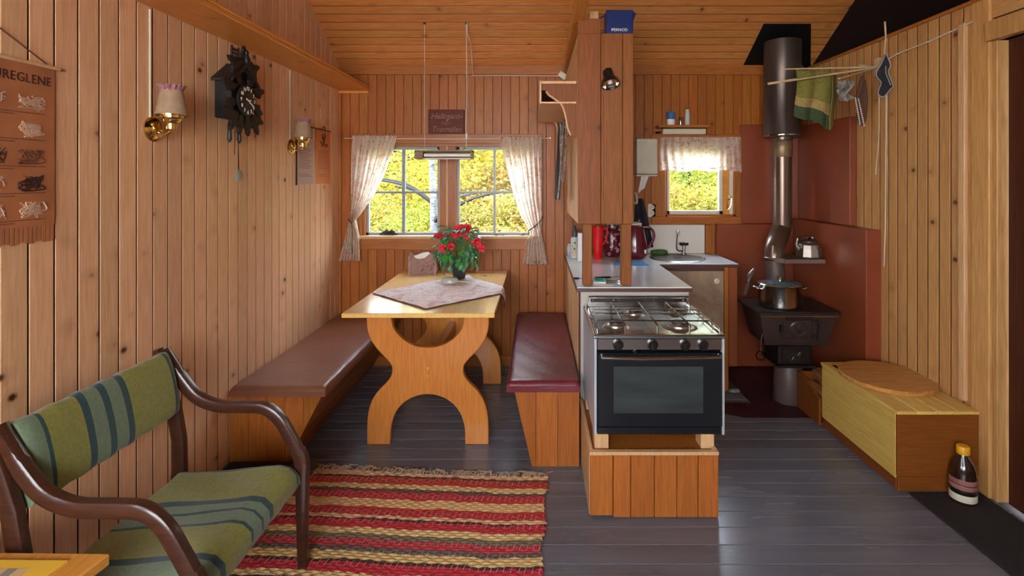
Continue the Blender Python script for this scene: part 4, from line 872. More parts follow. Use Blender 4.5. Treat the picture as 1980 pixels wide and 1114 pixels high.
# coat shelf on its dining side
cs = thing('coat_shelf', 'pine coat shelf with curved brackets facing the dining table', 'shelf', (0.13, 3.5, 1.8))
SX0 = 0.030
MB().box(SX0, CX0 - 0.001, 2.98, 3.99, 2.045, 2.062).build('board', M_LIGHTW, cs, bevel=0.002)
MB().box(SX0 - 0.012, SX0, 2.98, 3.99, 1.93, 2.064).build('fascia', M_LIGHTW, cs, bevel=0.002)
MB().box(SX0, CX0 - 0.001, 2.98, 3.99, 1.932, 1.942).build('lower_board', M_LIGHTW, cs)
for yy in (2.985, 3.965):
    o = [(SX0 + 0.002, 2.044), (CX0 - 0.002, 2.044), (CX0 - 0.002, 1.74), (CX0 - 0.012, 1.735)] + sp2([(CX0 - 0.03, 1.75), (CX0 - 0.05, 1.80), (CX0 - 0.062, 1.87), (CX0 - 0.085, 1.93), (CX0 - 0.13, 1.965), (SX0 + 0.045, 1.985), (SX0 + 0.03, 2.005)], 4) + [(SX0 + 0.002, 2.01)]
    MB().prism(o, 'xz', yy, yy + 0.018).build('bracket', M_COLW, cs, bevel=0.001)  # darker wood paints in the shade on the bracket face
    MB().tube([(p[0], yy + 0.009, p[1]) for p in o[4:-1]], 0.0095, 8).build('lit_bracket_edge', M_LIGHTW, cs, smooth=True)  # pale bar paints in the lit curve of the bracket
MB().box(CX0 - 0.014, CX0 - 0.001, 3.0, 3.96, 1.80, 1.87).build('peg_rail', M_LIGHTW, cs, bevel=0.002)
for yy in (3.25, 3.5, 3.75):
    MB().tube([(CX0 - 0.014, yy, 1.83), (CX0 - 0.05, yy, 1.84), (CX0 - 0.06, yy, 1.87)], 0.007, 8).build('peg', M_IRON, cs, smooth=True)
# things hanging from the pegs
lead = MB()
for k in range(3): lead.tube(spline([(0.178, 3.25 + 0.01 * k, 1.86), (0.150 + 0.008 * k, 3.24, 1.78), (0.156, 3.26 - .01 * k, 1.62 - 0.05 * k), (0.172, 3.25, 1.60 - 0.05 * k), (0.186, 3.26, 1.7), (0.182, 3.25, 1.85)], 5), 0.004, 6)
tag(lead.build('dog_lead', M_LACE, None, smooth=True), 'pale grey looped lead hanging under the coat shelf', 'lead')
def coat(u, v):
    return (0.158 - 0.02 * v + 0.012 * math.sin(u * 9 + v * 3), 3.40 + 0.30 * u * (0.35 + 0.65 * v) - 0.02, 1.86 - 0.50 * v)
jm = MB().grid(coat, 14, 20).build('hanging_cloth', M_DARKCL, None, smooth='open'); so = jm.modifiers.new('solid', 'SOLIDIFY'); so.thickness = 0.012
tag(jm, 'dark cloth with pale edge hanging from a peg under the coat shelf', 'cloth')
MB().tube([coat(0, k / 10) for k in range(11)], 0.007, 6).build('pale_edge', M_LACE, jm, smooth=True)
# blue jug and spotlight on the cabinet
jg = thing('water_jug', 'navy blue square jug with white lettering on top of the tall cabinet', 'jug', (0.46, 2.93, CZ1))
xj0, xj1 = X(1171, 2.9), X(1223, 2.9)
MB().hexa([(xj0, 2.88, CZ1 + 0.001), (xj1, 2.88, CZ1 + 0.001), (xj1, 2.98, CZ1 + 0.001), (xj0, 2.98, CZ1 + 0.001), (xj0, 2.88, CZ1 + 0.135), (xj1 + 0.002, 2.88, CZ1 + 0.135), (xj1, 2.98, CZ1 + 0.135), (xj0, 2.98, CZ1 + 0.135)]).build('body', M_BLUE, jg, bevel=0.006, seg=2)
MB().prism([(xj1 - 0.004, CZ1 + 0.135), (xj1 + 0.022, CZ1 + 0.122), (xj1 - 0.002, CZ1 + 0.06)], 'xz', 2.90, 2.955).build('spout', M_BLUE, jg, bevel=0.002)
MB().tube([(xj0 + 0.004, 2.93, CZ1 + 0.118), (xj0 - 0.028, 2.93, CZ1 + 0.105), (xj0 - 0.030, 2.93, CZ1 + 0.02), (xj0 + 0.004, 2.93, CZ1 + 0.015)], 0.005, 8).build('handle', M_BLUE, jg, smooth=True)
text('lettering', 'PERNOD', 0.023, ((xj0 + xj1) / 2, 2.8795, CZ1 + 0.022), R_FRONT, M_DIALW, jg, 0.0006)
tag(MB().box(X(1140, 2.9), X(1157, 2.9), 2.90, 2.93, CZ1 + 0.091, CZ1 + 0.135).build('wooden_block', M_LIGHTW, None, bevel=0.002), 'little pale wooden block beside the blue jug', 'block')
sl = thing('clip_spotlight', 'black spotlight fixed on the front of the tall cabinet', 'lamp', (X(1178, 2.8), 2.86, 1.98))
c = Vector((X(1178, 2.82), 2.83, Z(150, 2.82))); Md = Matrix.Rotation(math.radians(155), 3, 'X') @ Matrix.Rotation(math.radians(8), 3, 'Y')
MB().lathe([(0.026, -0.045), (0.028, -0.03), (0.03, 0.0), (0.046, 0.02), (0.052, 0.045), (0.049, 0.046), (0.04, 0.025)], c, 28, Md, cap=False).lathe([(0.001, -0.046), (0.026, -0.045)], c, 28, Md, cap=False).build('lamp_head', M_BLACK, sl, smooth=True)
MB().lathe([(0.001, 0.02), (0.04, 0.026), (0.045, 0.04)], c, 24, Md, cap=False).build('reflector', M_CHROME, sl, smooth=True)
MB().lathe([(0.001, 0.018), (0.014, 0.02), (0.012, 0.036), (0.001, 0.04)], c, 12, Md).build('bulb', M_PAPER, sl, smooth=True)
MB().box(c.x - 0.016, c.x + 0.016, 2.845, 2.8695, c.z + 0.015, c.z + 0.06).build('mount', M_BLACK, sl, bevel=0.004)

# ------------------------------------------------------------------ kitchen base units and worktop
KZ = 0.9
kb = thing('kitchen_base_unit', 'kitchen base cupboard with vertical boards behind the gas stove', 'cabinet', (0.55, 3.5, 0))
yy = 2.87 + 0.0375
while yy < YB - 0.04:
    plank(kb, (-1, 0, 0), (0, 0, 1), (0.232 + T, yy, 0.437), 0.874, 0.075, M_LIGHTW); yy += 0.075
MB().box(0.246, 0.845, 2.87, 2.885, 0.0, 0.874).build('front_panel', M_GREYPANEL, kb)
MB().box(0.246, 0.846, 2.886, YB - 0.03, 0.05, 0.07).build('bottom', M_GREYPANEL, kb)
MB().box(0.835, 0.846, 2.886, 3.66, 0.0, 0.874).build('side_panel', M_LIGHTW, kb)
sk = thing('sink_cupboard', 'sink cupboard with marbled door and round knob beside the wood stove', 'cabinet', (1.13, 3.8, 0))
def marble():
    q = NM('beige_marbled_laminate'); v = q.coord((1.5, 1.5, 1)); n = q.noise(v, 3.5, 6, 0.65, 1.8); q.base(q.mix(q.rng(n, 0.35, 0.7), lin('#a98e76'), lin('#7d6450'))); q.set(0.4); return q.m
dr2 = MB().box(0.85, 1.325, 3.655, 3.673, 0.06, 0.845).build('door', marble(), sk, bevel=0.002)
MB().lathe([(0.017, 0), (0.022, 0.006), (0.021, 0.014), (0.012, 0.019), (0.001, 0.02)], (X(1385, 3.655), 3.655, Z(543, 3.655)), 20, Matrix.Rotation(PI / 2, 3, 'X')).build('knob', M_CREAM, dr2, smooth=True)
MB().box(0.85, 1.325, 3.675, 3.69, 0.845, 0.872).build('top_rail', M_EDGE, sk)
MB().box(1.326, 1.355, 3.645, 4.12, 0.0, 0.872).build('inner_side', M_TRIM, sk, bevel=0.002)
MB().box(1.356, 1.415, 3.64, 4.12, 0.175, 0.872).build('outer_side', M_REDEDGE, sk, bevel=0.002)
wt = thing('worktop', 'pale L-shaped laminate worktop with round steel sink', 'worktop', (0.7, 3.5, 0.874))
def Lpoly(m, z0, z1, e=0):
    return m.prism([(0.226 - e, 2.848 - e), (0.856 + e, 2.848 - e), (0.856 + e, 3.636 - e), (1.42 + e, 3.636 - e), (1.42 + e, 4.13), (0.226 - e, 4.13)], 'xy', z0, z1)
Lpoly(MB(), 0.878, KZ).build('slab', M_COUNTER, wt, bevel=0.001)
Lpoly(MB(), 0.8745, 0.8955, 0.004).build('edge_strip', M_EDGE, wt)
SKX, SKY = 1.06, 3.895
snk = MB().lathe([(0.185, 0.004), (0.2, 0.006), (0.205, 0.003), (0.205, 0.0006)], (SKX, SKY, KZ), 48, cap=False).build('sink_rim', M_STEEL, wt, smooth=True)
MB().lathe([(0.187, 0.0045), (0.18, 0.0025), (0.12, 0.0022), (0.03, 0.0018), (0.001, 0.0015)], (SKX, SKY, KZ), 48, cap=False).build('bowl', M_SINK, snk, smooth=True)
MB().lathe([(0.02, 0.003), (0.024, 0.0035), (0.024, 0.0025)], (SKX, SKY, KZ), 20).build('drain', M_BLACK, snk)
fc = thing('faucet', 'slim steel faucet with black wheel handle behind the sink', 'faucet', (X(1320, 4.09), 4.085, KZ))
fx_ = X(1322, 4.09)
MB().lathe([(0.02, 0), (0.02, 0.01), (0.012, 0.014), (0.012, 0.07)], (fx_, 4.085, KZ + 0.001), 16).build('body', M_STEEL, fc, smooth=True)
MB().tube(spline([(fx_, 4.085, KZ + 0.025), (fx_ - 0.045, 4.08, KZ + 0.03), (fx_ - 0.062, 4.07, KZ + 0.06), (fx_ - 0.062, 4.05, KZ + 0.15), (fx_ - 0.06, 4.04, KZ + 0.18)], 6), 0.006, 10).build('spout', M_CHROME, fc, smooth=True)
MB().lathe([(0.009, 0), (0.011, 0.01), (0.009, 0.028)], (fx_ - 0.06, 4.04, KZ + 0.165), 12).build('nozzle', M_CHROME, fc, smooth=True)
m = MB()
for k in range(5): a = k * 2 * PI / 5; m.tube([(fx_, 4.085, KZ + 0.08), (fx_ + 0.034 * math.cos(a), 4.085 + 0.034 * math.sin(a), KZ + 0.082)], [0.008, 0.011], 8)
m.lathe([(0.012, 0.068), (0.014, 0.09), (0.006, 0.094)], (fx_, 4.085, KZ), 12).build('wheel_handle', M_BLACK, fc, smooth=True)
tag(MB().box(0.62, X(1363, 4.13), YB - 0.012, YB - 0.0005, KZ + 0.001, Z(434.5, YB)).build('backsplash', M_SPLASH, None), 'plain whitish splash panel on the wall behind the sink', 'panel')
tag(MB().box(X(1364, 4.13), X(1376, 4.13), YB - 0.03, YB - 0.0005, 0.874 + 0.03, Z(434, YB)).build('edge_batten', M_TRIM, None, bevel=0.002), 'short upright batten between splash panel and red heat shield', 'batten')
tag(MB().lathe([(0.045, 0), (0.055, 0.008), (0.052, 0.03), (0.03, 0.036), (0.001, 0.037)], (X(1275, 4.07), 4.08, KZ + 0.001), 20, sx=1.25, sy=0.6).build('sponge', M_GREEN, None, smooth=True), 'oval dark green sponge behind the sink', 'sponge')
# things on the worktop
rp_ = thing('plastic_pitcher', 'tall bright red plastic pitcher between the cabinet posts', 'pitcher', (X(1157, 3.85), 3.85, KZ))
cc_ = (X(1156, 3.85), 3.85, KZ + 0.001)
MB().lathe([(0.028, 0), (0.030, 0.004), (0.031, 0.07), (0.034, 0.072), (0.041, 0.235), (0.042, 0.24), (0.038, 0.24), (0.028, 0.01)], cc_, 24, cap=False).build('body', M_REDPL, rp_, smooth=True)
MB().tube(spline([(cc_[0] + 0.036, 3.84, KZ + 0.22), (cc_[0] + 0.065, 3.83, KZ + 0.225), (cc_[0] + 0.062, 3.83, KZ + 0.16), (cc_[0] + 0.04, 3.84, KZ + 0.11)], 5), 0.006, 8).build('handle', M_REDPL, rp_, smooth=True)
th = thing('floral_thermos', 'dark red thermos with pale flower print beside the red pitcher', 'thermos', (X(1185, 3.95), 3.97, KZ))
tc_ = Vector((X(1184, 3.98), 3.98, KZ + 0.001))
MB().lathe([(0.055, 0), (0.06, 0.004), (0.068, 0.04), (0.068, 0.195), (0.06, 0.212), (0.05, 0.215)], tc_, 32).build('body', M_WINE, th, smooth=True)
MB().lathe([(0.055, 0.214), (0.058, 0.22), (0.058, 0.238), (0.05, 0.243), (0.045, 0.27), (0.03, 0.275)], tc_, 32).build('lid', M_STEEL, th, smooth=True)
rs = random.Random(3)
for k in range(22):
    a = rs.uniform(PI * 1.1, PI * 1.9); z = rs.uniform(0.02, 0.19); r = rs.uniform(0.005, 0.014); p = tc_ + Vector((0.0685 * math.cos(a), 0.0685 * math.sin(a), z))
    Mx = Matrix.Rotation(a, 3, 'Z') @ Matrix.Rotation(PI / 2, 3, 'Y')
    MB().lathe([(r * 0.45, 0.0006), (r * 0.55, 0.0012), (r, 0.0012), (r * 1.02, -0.0006)], p, 7, Mx, cap=False).build('printed_flower', M_PINKW, th)
pt = thing('pump_thermos', 'dark red thermos jug with white label right of the cabinet posts', 'thermos', (X(1236, 3.9), 3.9, KZ))
pc = Vector((X(1228, 3.9), 3.9, KZ + 0.001))
MB().lathe([(0.08, 0), (0.085, 0.005), (0.092, 0.03), (0.085, 0.12), (0.07, 0.2), (0.06, 0.24), (0.045, 0.25)], pc, 32).build('body', M_WINE, pt, smooth=True)
MB().lathe([(0.048, 0.25), (0.05, 0.262), (0.02, 0.27)], pc, 24).build('lid', M_CREAM, pt, smooth=True)
MB().tube([(pc.x + 0.02, 3.89, KZ + 0.265), (pc.x + 0.03, 3.88, KZ + 0.29)], 0.01, 8).build('lid_button', M_STEEL, pt, smooth=True)
MB().tube(spline([(pc.x + 0.055, 3.88, KZ + 0.235), (pc.x + 0.11, 3.87, KZ + 0.23), (pc.x + 0.135, 3.87, KZ + 0.17), (pc.x + 0.11, 3.88, KZ + 0.1), (pc.x + 0.085, 3.88, KZ + 0.08)], 6), 0.011, 10).build('handle', M_WINE, pt, smooth=True)
lbm = MB(); lx = pc.x + 0.05
lbm.hexa([(lx - 0.03, 3.8185, KZ + 0.04), (lx + 0.022, 3.835, KZ + 0.042), (lx + 0.022, 3.85, KZ + 0.042), (lx - 0.03, 3.84, KZ + 0.04), (lx - 0.03, 3.8185, KZ + 0.068), (lx + 0.022, 3.835, KZ + 0.07), (lx + 0.022, 3.85, KZ + 0.07), (lx - 0.03, 3.84, KZ + 0.068)]).build('label', M_PAPER, pt)
MB().lathe([(0.001, 0), (0.009, 0), (0.009, 0.001)], (lx - 0.015, 3.822, KZ + 0.055), 16, Matrix.Rotation(PI / 2, 3, 'X')).build('label_mark', M_WINE, pt)
tag(MB().hexa([(X(1188, 3.6), 3.57, KZ + 0.001), (X(1252, 3.6), 3.55, KZ + 0.001), (X(1243, 3.72), 3.72, KZ + 0.001), (X(1190, 3.72), 3.70, KZ + 0.001), (X(1188, 3.6), 3.57, KZ + 0.007), (X(1252, 3.6), 3.55, KZ + 0.007), (X(1243, 3.72), 3.72, KZ + 0.009), (X(1190, 3.72), 3.70, KZ + 0.01)]).build('dishcloth', M_BLUECL, None, bevel=0.002), 'folded light blue dishcloth on the worktop', 'cloth')
sbt = thing('soap_bottle', 'flower-printed soap bottle with dark cap at left end of worktop', 'bottle', (X(1110, 3.9), 3.88, KZ))
bx_ = X(1111, 3.88)
MB().lathe([(0.026, 0), (0.03, 0.004), (0.03, 0.14), (0.024, 0.16)], (bx_, 3.88, KZ + 0.001), 20).build('body', M_SILVERP, sbt, smooth=True)
MB().lathe([(0.024, 0.161), (0.024, 0.2), (0.012, 0.225), (0.010, 0.245), (0.001, 0.25)], (bx_, 3.88, KZ + 0.001), 20).build('cap', simple('dark_brown_cap', '#40343a', 0.4, bmp=0), sbt, smooth=True)
for k, (a, z) in enumerate(((4.4, .03), (4.9, .05), (4.6, .075), (4.2, .09), (5.0, .1), (4.7, .12), (4.3, .05))):
    MB().lathe([(0.001, 0.001), (0.009, 0.001), (0.009, -0.001)], (bx_ + 0.0303 * math.cos(a), 3.88 + 0.0303 * math.sin(a), KZ + z), 6, Matrix.Rotation(a, 3, 'Z') @ Matrix.Rotation(PI / 2, 3, 'Y')).build('printed_flower', (M_BEIGESQ, M_YPAPER, M_STEM)[k % 3], sbt)
tag(MB().box(X(1117, 3.75), X(1130, 3.75), 3.73, 3.79, KZ + 0.001, KZ + 0.205).build('white_carton', M_COUNTER, None, bevel=0.003), 'pale upright carton half hidden behind the left cabinet post', 'carton')
tag(MB().lathe([(0.018, 0), (0.02, 0.004), (0.022, 0.07), (0.014, 0.085), (0.014, 0.1)], (X(1101, 3.96), 3.98, KZ + 0.001), 16).build('small_jar', M_GREYENAM, None, smooth=True), 'small grey jar behind the flower-printed soap bottle', 'jar')
sc_t = thing('scissors', 'teal-handled scissors lying between the cabinet posts', 'scissors', (X(1165, 2.98), 2.98, KZ))
def ring_pts(cx_, cy_, rx, ry, z): return [(cx_ + rx * math.cos(k * PI / 8), cy_ + ry * math.sin(k * PI / 8), z) for k in range(17)]
for dy in (-0.022, 0.03): MB().tube(ring_pts(X(1160, 2.98), 2.99 + dy, 0.03, 0.022, KZ + 0.009), 0.006, 8).build('handle', M_TEAL, sc_t, smooth=True)
for dy in (-0.012, 0.012): MB().hexa([(X(1172, 2.98), 2.99 + dy, KZ + 0.004), (X(1205, 2.98), 2.99 - dy * .4, KZ + 0.004), (X(1205, 2.98), 2.995 - dy * .4, KZ + 0.004), (X(1172, 2.98), 3.005 + dy, KZ + 0.004), (X(1172, 2.98), 2.99 + dy, KZ + 0.007), (X(1205, 2.98), 2.99 - dy * .4, KZ + 0.007), (X(1205, 2.98), 2.995 - dy * .4, KZ + 0.007), (X(1172, 2.98), 3.005 + dy, KZ + 0.007)]).build('blade', M_STEEL, sc_t)
for k, (a, b, mt, lb_) in enumerate((((X(1148, 2.93), 2.945), (X(1190, 2.95), 2.93), M_WHITE, 'white-handled knife at the front of the worktop'), ((X(1110, 3.05), 3.07), (X(1128, 3.05), 3.06), M_BLACK, 'short black utensil at the left edge of the worktop'), ((X(1150, 3.1), 3.08), (X(1204, 3.1), 3.12), M_BLACK, 'long black utensil behind the teal scissors'))):
    kt = thing('kitchen_knife', lb_, 'utensil', (a[0], a[1], KZ)); q = Vector((a[0], a[1], KZ + 0.007)); r_ = Vector((b[0], b[1], KZ + 0.007)); mid = q.lerp(r_, 0.55)
    MB().tube([q, mid], 0.006, 8).build('handle', mt, kt, smooth=True); MB().tube([mid, r_], [0.003, 0.002], 6).build('blade', M_STEEL, kt, smooth=True)
# towel dispenser, socket, hook cloth on the kitchen wall
td = thing('paper_towel_dispenser', 'cream paper towel dispenser left of the kitchen window', 'dispenser', (X(1251, 4.08), YB, Z(342, 4.08)))
MB().box(X(1230, 4.05), X(1271, 4.05), YB - 0.12, YB - 0.001, Z(337, 4.05), Z(268, 4.05)).build('cover', M_CREAM, td, bevel=0.012, seg=3)
MB().box(X(1230, 4.05), X(1270, 4.05), YB - 0.118, YB - 0.002, Z(341, 4.05), Z(338, 4.05)).build('base_tray', M_WHITE, td, bevel=0.002)
def pap(u, v): return (X(1243, 4.08) + 0.06 * (u - .5) * (1 - 0.2 * v) + 0.02 * (1 - v) - 0.012 * v, 4.09 + 0.006 * math.sin(u * 8 + v * 3), Z(341, 4.08) - (0.135 - 0.04 * u) * v)
MB().grid(pap, 8, 8).build('paper', M_PAPER, td, smooth='open')
sk2 = thing('wall_socket', 'white double wall socket beside the kitchen window', 'socket', (X(1261, 4.14), YB, Z(420, 4.14)))
MB().box(X(1253, 4.13), X(1268.5, 4.13), YB - 0.022, YB - 0.0005, Z(420, 4.13), Z(394, 4.13)).build('plate', M_WHITE, sk2, bevel=0.005, seg=2)
for py in (401, 412):
    o = MB().lathe([(0.001, -0.001), (0.017, -0.001), (0.019, 0.0012), (0.02, 0.0)], (X(1260.7, 4.13), YB - 0.0225, Z(py, 4.13)), 20, Matrix.Rotation(PI / 2, 3, 'X')).build('outlet', M_CREAM, sk2, smooth=True)
    for dx in (-0.008, 0.008): MB().lathe([(0.001, 0), (0.003, 0), (0.003, 0.001)], (X(1260.7, 4.13) + dx, YB - 0.0235, Z(py, 4.13)), 8, Matrix.Rotation(PI / 2, 3, 'X')).build('pin_hole', M_BLACK, o)
MB().tube([(X(1265, 4.13), YB - 0.01, Z(420, 4.13)), (X(1264, 4.13), YB - 0.01, Z(433, 4.13))], 0.0025, 6).build('flex', M_WHITE, sk2)
hk = MB()
def hang(u, v):
    wv = 0.04 + 0.11 * v ** 0.7; return (X(1236, 4.09) + wv * (u - 0.5) + 0.04 * v, 4.11 + 0.012 * math.sin(u * 12 + v * 2), Z(384, 4.1) - 0.36 * v + 0.03 * math.sin(u * 5) * v)
hc = hk.grid(hang, 20, 20).build('hanging_cloth', M_DARKCL, None, smooth='open'); so = hc.modifiers.new('solid', 'SOLIDIFY'); so.thickness = 0.008
tag(hc, 'dark slate kitchen cloth hanging under the towel dispenser', 'cloth')
hkk = tag(MB().tube(spline([(X(1226, 4.12), YB - 0.002, Z(372, 4.1)), (X(1230, 4.1), YB - 0.05, Z(376, 4.1)), (X(1231, 4.1), YB - 0.055, Z(392, 4.1)), (X(1227, 4.1), YB - 0.03, Z(392, 4.1))], 5), 0.009, 8).build('wall_hook', M_CREAM, None, smooth=True), 'cream curved wall hook above the dark kitchen cloth', 'hook')

# ------------------------------------------------------------------ plinth and gas stove
pn = thing('stove_plinth', 'low pine-boarded box under the gas stove', 'plinth', (0.52, 2.55, 0))
px0, px1, py0, py1, pz = 0.235, 0.805, 2.28, 2.86, 0.295
bw = [0, 0.095, 0.165, 0.265, 0.345, 0.415, 0.57 - 0.06, 0.57]
edges = [0.0, 0.113, 0.18, 0.30, 0.418, 0.57]
edges = [0.0, 0.105, 0.186, 0.292, 0.38, 0.486 - 0.0, 0.57]
for a, b in zip([0.0, 0.104, 0.182, 0.286, 0.386, 0.57 - 0.09], [0.104, 0.182, 0.286, 0.386, 0.48, 0.57]):
    MB().box(px0 + a + 0.0012, px0 + b - 0.0012, py0, py0 + 0.016, 0.004 if a else 0.012, pz - 0.016).build('front_board', M_COLW if 0 else M_BENCHW, pn, bevel=0.003)
MB().box(px0, px1, py0 - 0.004, py0 + 0.022, pz - 0.0155, pz).build('top_edge', M_LIGHTW, pn, bevel=0.002)
MB().box(px0 + 0.004, px1 - 0.004, py0 + 0.023, py1 - 0.02, pz - 0.03, pz - 0.012).build('top_board', M_BENCHW, pn)
for a, b in ((px0, px0 + 0.018), (px1 - 0.018, px1)): MB().box(a, b, py0 + 0.023, py1 - 0.02, 0.004, pz).build('side_board', M_LIGHTW, pn, bevel=0.002)
gs = thing('gas_stove', 'stainless gas stove with black glass oven door on a pine plinth', 'stove', (0.55, 2.57, pz))
gx0, gx1, gy0, gy1, gz0, gz1 = 0.258, 0.838, 2.30, 2.835, 0.362, 0.797
for a, b in ((0.262, 0.325), (0.74, 0.80)): 
    for c_ in (2.325, 2.72): MB().box(a, b, c_, c_ + 0.08, pz - 0.0115, gz0).build('foot_block', M_LIGHTW, gs, bevel=0.002)
MB().box(gx0 + 0.012, gx1 - 0.012, gy0 + 0.02, gy1, gz0, gz1 - 0.012).build('body', M_BLACKE, gs)
for a, b in ((gx0, gx0 + 0.011), (gx1 - 0.011, gx1)): MB().box(a, b, gy0, gy1, gz0 - 0.004, gz1 - 0.002).build('side_panel', M_GREYENAM, gs, bevel=0.002)
MB().box(gx0 + 0.012, gx1 - 0.012, gy0 - 0.004, gy0 + 0.02, 0.737, 0.788).build('control_panel', M_STEEL, gs, bevel=0.003)
tray = MB().box(gx0 - 0.002, gx1 + 0.002, gy0 - 0.008, gy1, gz1 - 0.01, gz1 + 0.002).build('hob_tray', M_HOB, gs, bevel=0.004, seg=2)
for (a, b, c_, d_) in ((gx0, gx0 + 0.012, gy0, gy1), (gx1 - 0.012, gx1, gy0, gy1), (gx0, gx1, gy0 - 0.006, gy0 + 0.006)): MB().box(a, b, c_, d_, gz1 + 0.002, gz1 + 0.010).build('tray_rim', M_CHROME, tray, bevel=0.003)
for (bx, by, r) in ((0.375, 2.44, 0.04), (0.675, 2.44, 0.052), (0.50, 2.66, 0.036), (0.72, 2.68, 0.034)):
    bu = MB().lathe([(r * 1.6, 0), (r * 1.5, 0.003), (r * 1.05, 0.004), (r, 0.012), (r * 0.85, 0.016), (r * .8, 0.02), (0.001, 0.022)], (bx, by, gz1 + 0.002), 28).build('burner', M_ALU, gs, smooth=True)
    MB().lathe([(r * .78, 0.02), (r * .74, 0.026), (0.001, 0.027)], (bx, by, gz1 + 0.002), 24).build('burner_cap', M_IRON, bu, smooth=True)
gz = 0.84
gr = MB()
for xx, in ((0.40,), (0.545,), (0.69,)):
    gr.tube([(xx, 2.325, gz1 + 0.005), (xx, 2.33, gz - 0.004), (xx, 2.336, gz), (xx, 2.755, gz), (xx, 2.76, gz - 0.004), (xx, 2.762, gz - 0.03)], 0.0042, 8)
gr.build('pan_support', M_WIRE, gs, smooth=True)
gr2 = MB()
for yy in (2.42, 2.545, 2.62): gr2.tube([(0.275, yy, gz1 + 0.006), (0.28, yy, gz - 0.012), (0.285, yy, gz - 0.006), (0.815, yy, gz - 0.006), (0.82, yy, gz - 0.012), (0.825, yy, gz1 + 0.006)], 0.0036, 8)
gr2.build('cross_wire', M_WIRE, gs, smooth=True)
gr3 = MB()
for xx in (0.275, 0.825): gr3.tube([(xx, 2.32, gz1 + 0.003), (xx, 2.325, gz1 + 0.026), (xx, 2.77, gz1 + 0.026), (xx, 2.775, gz1 + 0.003)], 0.003, 8)
gr3.build('side_rail', M_WIRE, gs, smooth=True)
bgd = MB().box(0.285, 0.83, 2.822, 2.828, gz1 + 0.002, 0.852).build('back_guard', M_STEEL, gs, bevel=0.002)
MB().box(0.295, 0.82, 2.819, 2.8215, 0.825, 0.845).build('dark_strip', M_IRON, bgd)
for xx in (0.31, 0.42, 0.45, 0.59, 0.64, 0.80): MB().lathe([(0.004, 0), (0.003, 0.002)], (xx, 2.819, 0.836), 8, Matrix.Rotation(PI / 2, 3, 'X')).build('screw', M_CHROME, bgd)
MB().tube([(0.285, 2.815, gz1 + 0.004), (0.285, 2.815, 0.856), (0.83, 2.815, 0.856), (0.83, 2.815, gz1 + 0.004)], 0.003, 8).build('guard_rail', M_CHROME, gs, smooth=True)
for px in (1196, 1263, 1326, 1361):
    kx = X(px, 2.28); kc = (kx, 2.296, 0.7625); RM = Matrix.Rotation(PI / 2, 3, 'X')
    kn = MB().lathe([(0.024, 0), (0.024, 0.006), (0.019, 0.008), (0.017, 0.026), (0.013, 0.03), (0.001, 0.031)], kc, 24, RM).build('knob', M_BLACK, gs, smooth=True)
    MB().box(kx - 0.004, kx + 0.004, 2.296 - 0.036, 2.296 - 0.026, 0.748, 0.778).build('knob_grip', M_BLACK, kn, bevel=0.002)
dz0, dz1 = 0.40, 0.728
dor = MB().box(gx0 + 0.014, gx1 - 0.014, gy0 - 0.012, gy0 + 0.018, dz0, dz1).build('oven_door', M_BLACKE, gs, bevel=0.003)
MB().box(0.342, 0.738, gy0 - 0.0145, gy0 - 0.012, 0.462, 0.668).build('oven_window', M_OVENGL, dor)
for z in (0.53, 0.60): MB().box(0.36, 0.72, gy0 - 0.0155, gy0 - 0.0146, z, z + 0.002).build('rack_line', M_OVENGL, dor)
MB().tube([(gx0 + 0.03, gy0 - 0.012, 0.715), (gx0 + 0.03, gy0 - 0.04, 0.716), (gx0 + 0.2, gy0 - 0.044, 0.712), (gx1 - 0.2, gy0 - 0.044, 0.716), (gx1 - 0.03, gy0 - 0.04, 0.718), (gx1 - 0.03, gy0 - 0.012, 0.718)], 0.0075, 10).build('door_handle', M_CHROME, dor, smooth=True)
MB().box(gx0 + 0.014, gx1 - 0.014, gy0 - 0.004, gy0 + 0.018, gz0, 0.396).build('bottom_strip', M_BLACKE, gs, bevel=0.003)
MB().lathe([(0.008, 0), (0.008, 0.01), (0.004, 0.014)], (X(1227, 2.3), 2.298, 0.732), 12, Matrix.Rotation(PI / 2, 3, 'X')).build('igniter_button', M_BLACK, gs)

# ------------------------------------------------------------------ heat shields and hearth
tag(MB().prism([(1.18, 3.30), (1.30, 3.235), (2.05, 3.235), (2.05, 4.12), (1.43, 4.12), (1.43, 3.45), (1.18, 3.45)], 'xy', 0.0005, 0.004).build('hearth_plate', M_MAROON, None), 'dark maroon steel floor plate under the wood stove', 'hearth')
bl = YB - 0.0005
tag(MB().box(1.43, 2.035, bl - 0.055, bl, 0.01, Z(433, 4.1)).build('heat_shield', M_RED, None, bevel=0.004), 'lower rust-red heat shield on the far wall behind the stove', 'heat shield')
tag(MB().box(X(1433, 4.12), 2.10, bl - 0.03, bl, Z(433, 4.1) + 0.003, Z(241, 4.12)).build('heat_shield', M_RED, None, bevel=0.004), 'upper rust-red heat shield on the far wall behind the flue', 'heat shield')
tag(MB().box(2.035, XR - 0.001, 3.19, bl, 0.01, Z(445, 3.19)).build('heat_shield', M_RED, None, bevel=0.004), 'lower rust-red heat shield on the right wall beside the stove', 'heat shield')
tag(MB().box(2.085, XR - 0.001, 3.44, bl - 0.035, Z(445, 3.19) + 0.003, Z(225, 3.45)).build('heat_shield', M_RED, None, bevel=0.004), 'upper rust-red heat shield on the right wall under the drying rack', 'heat shield')
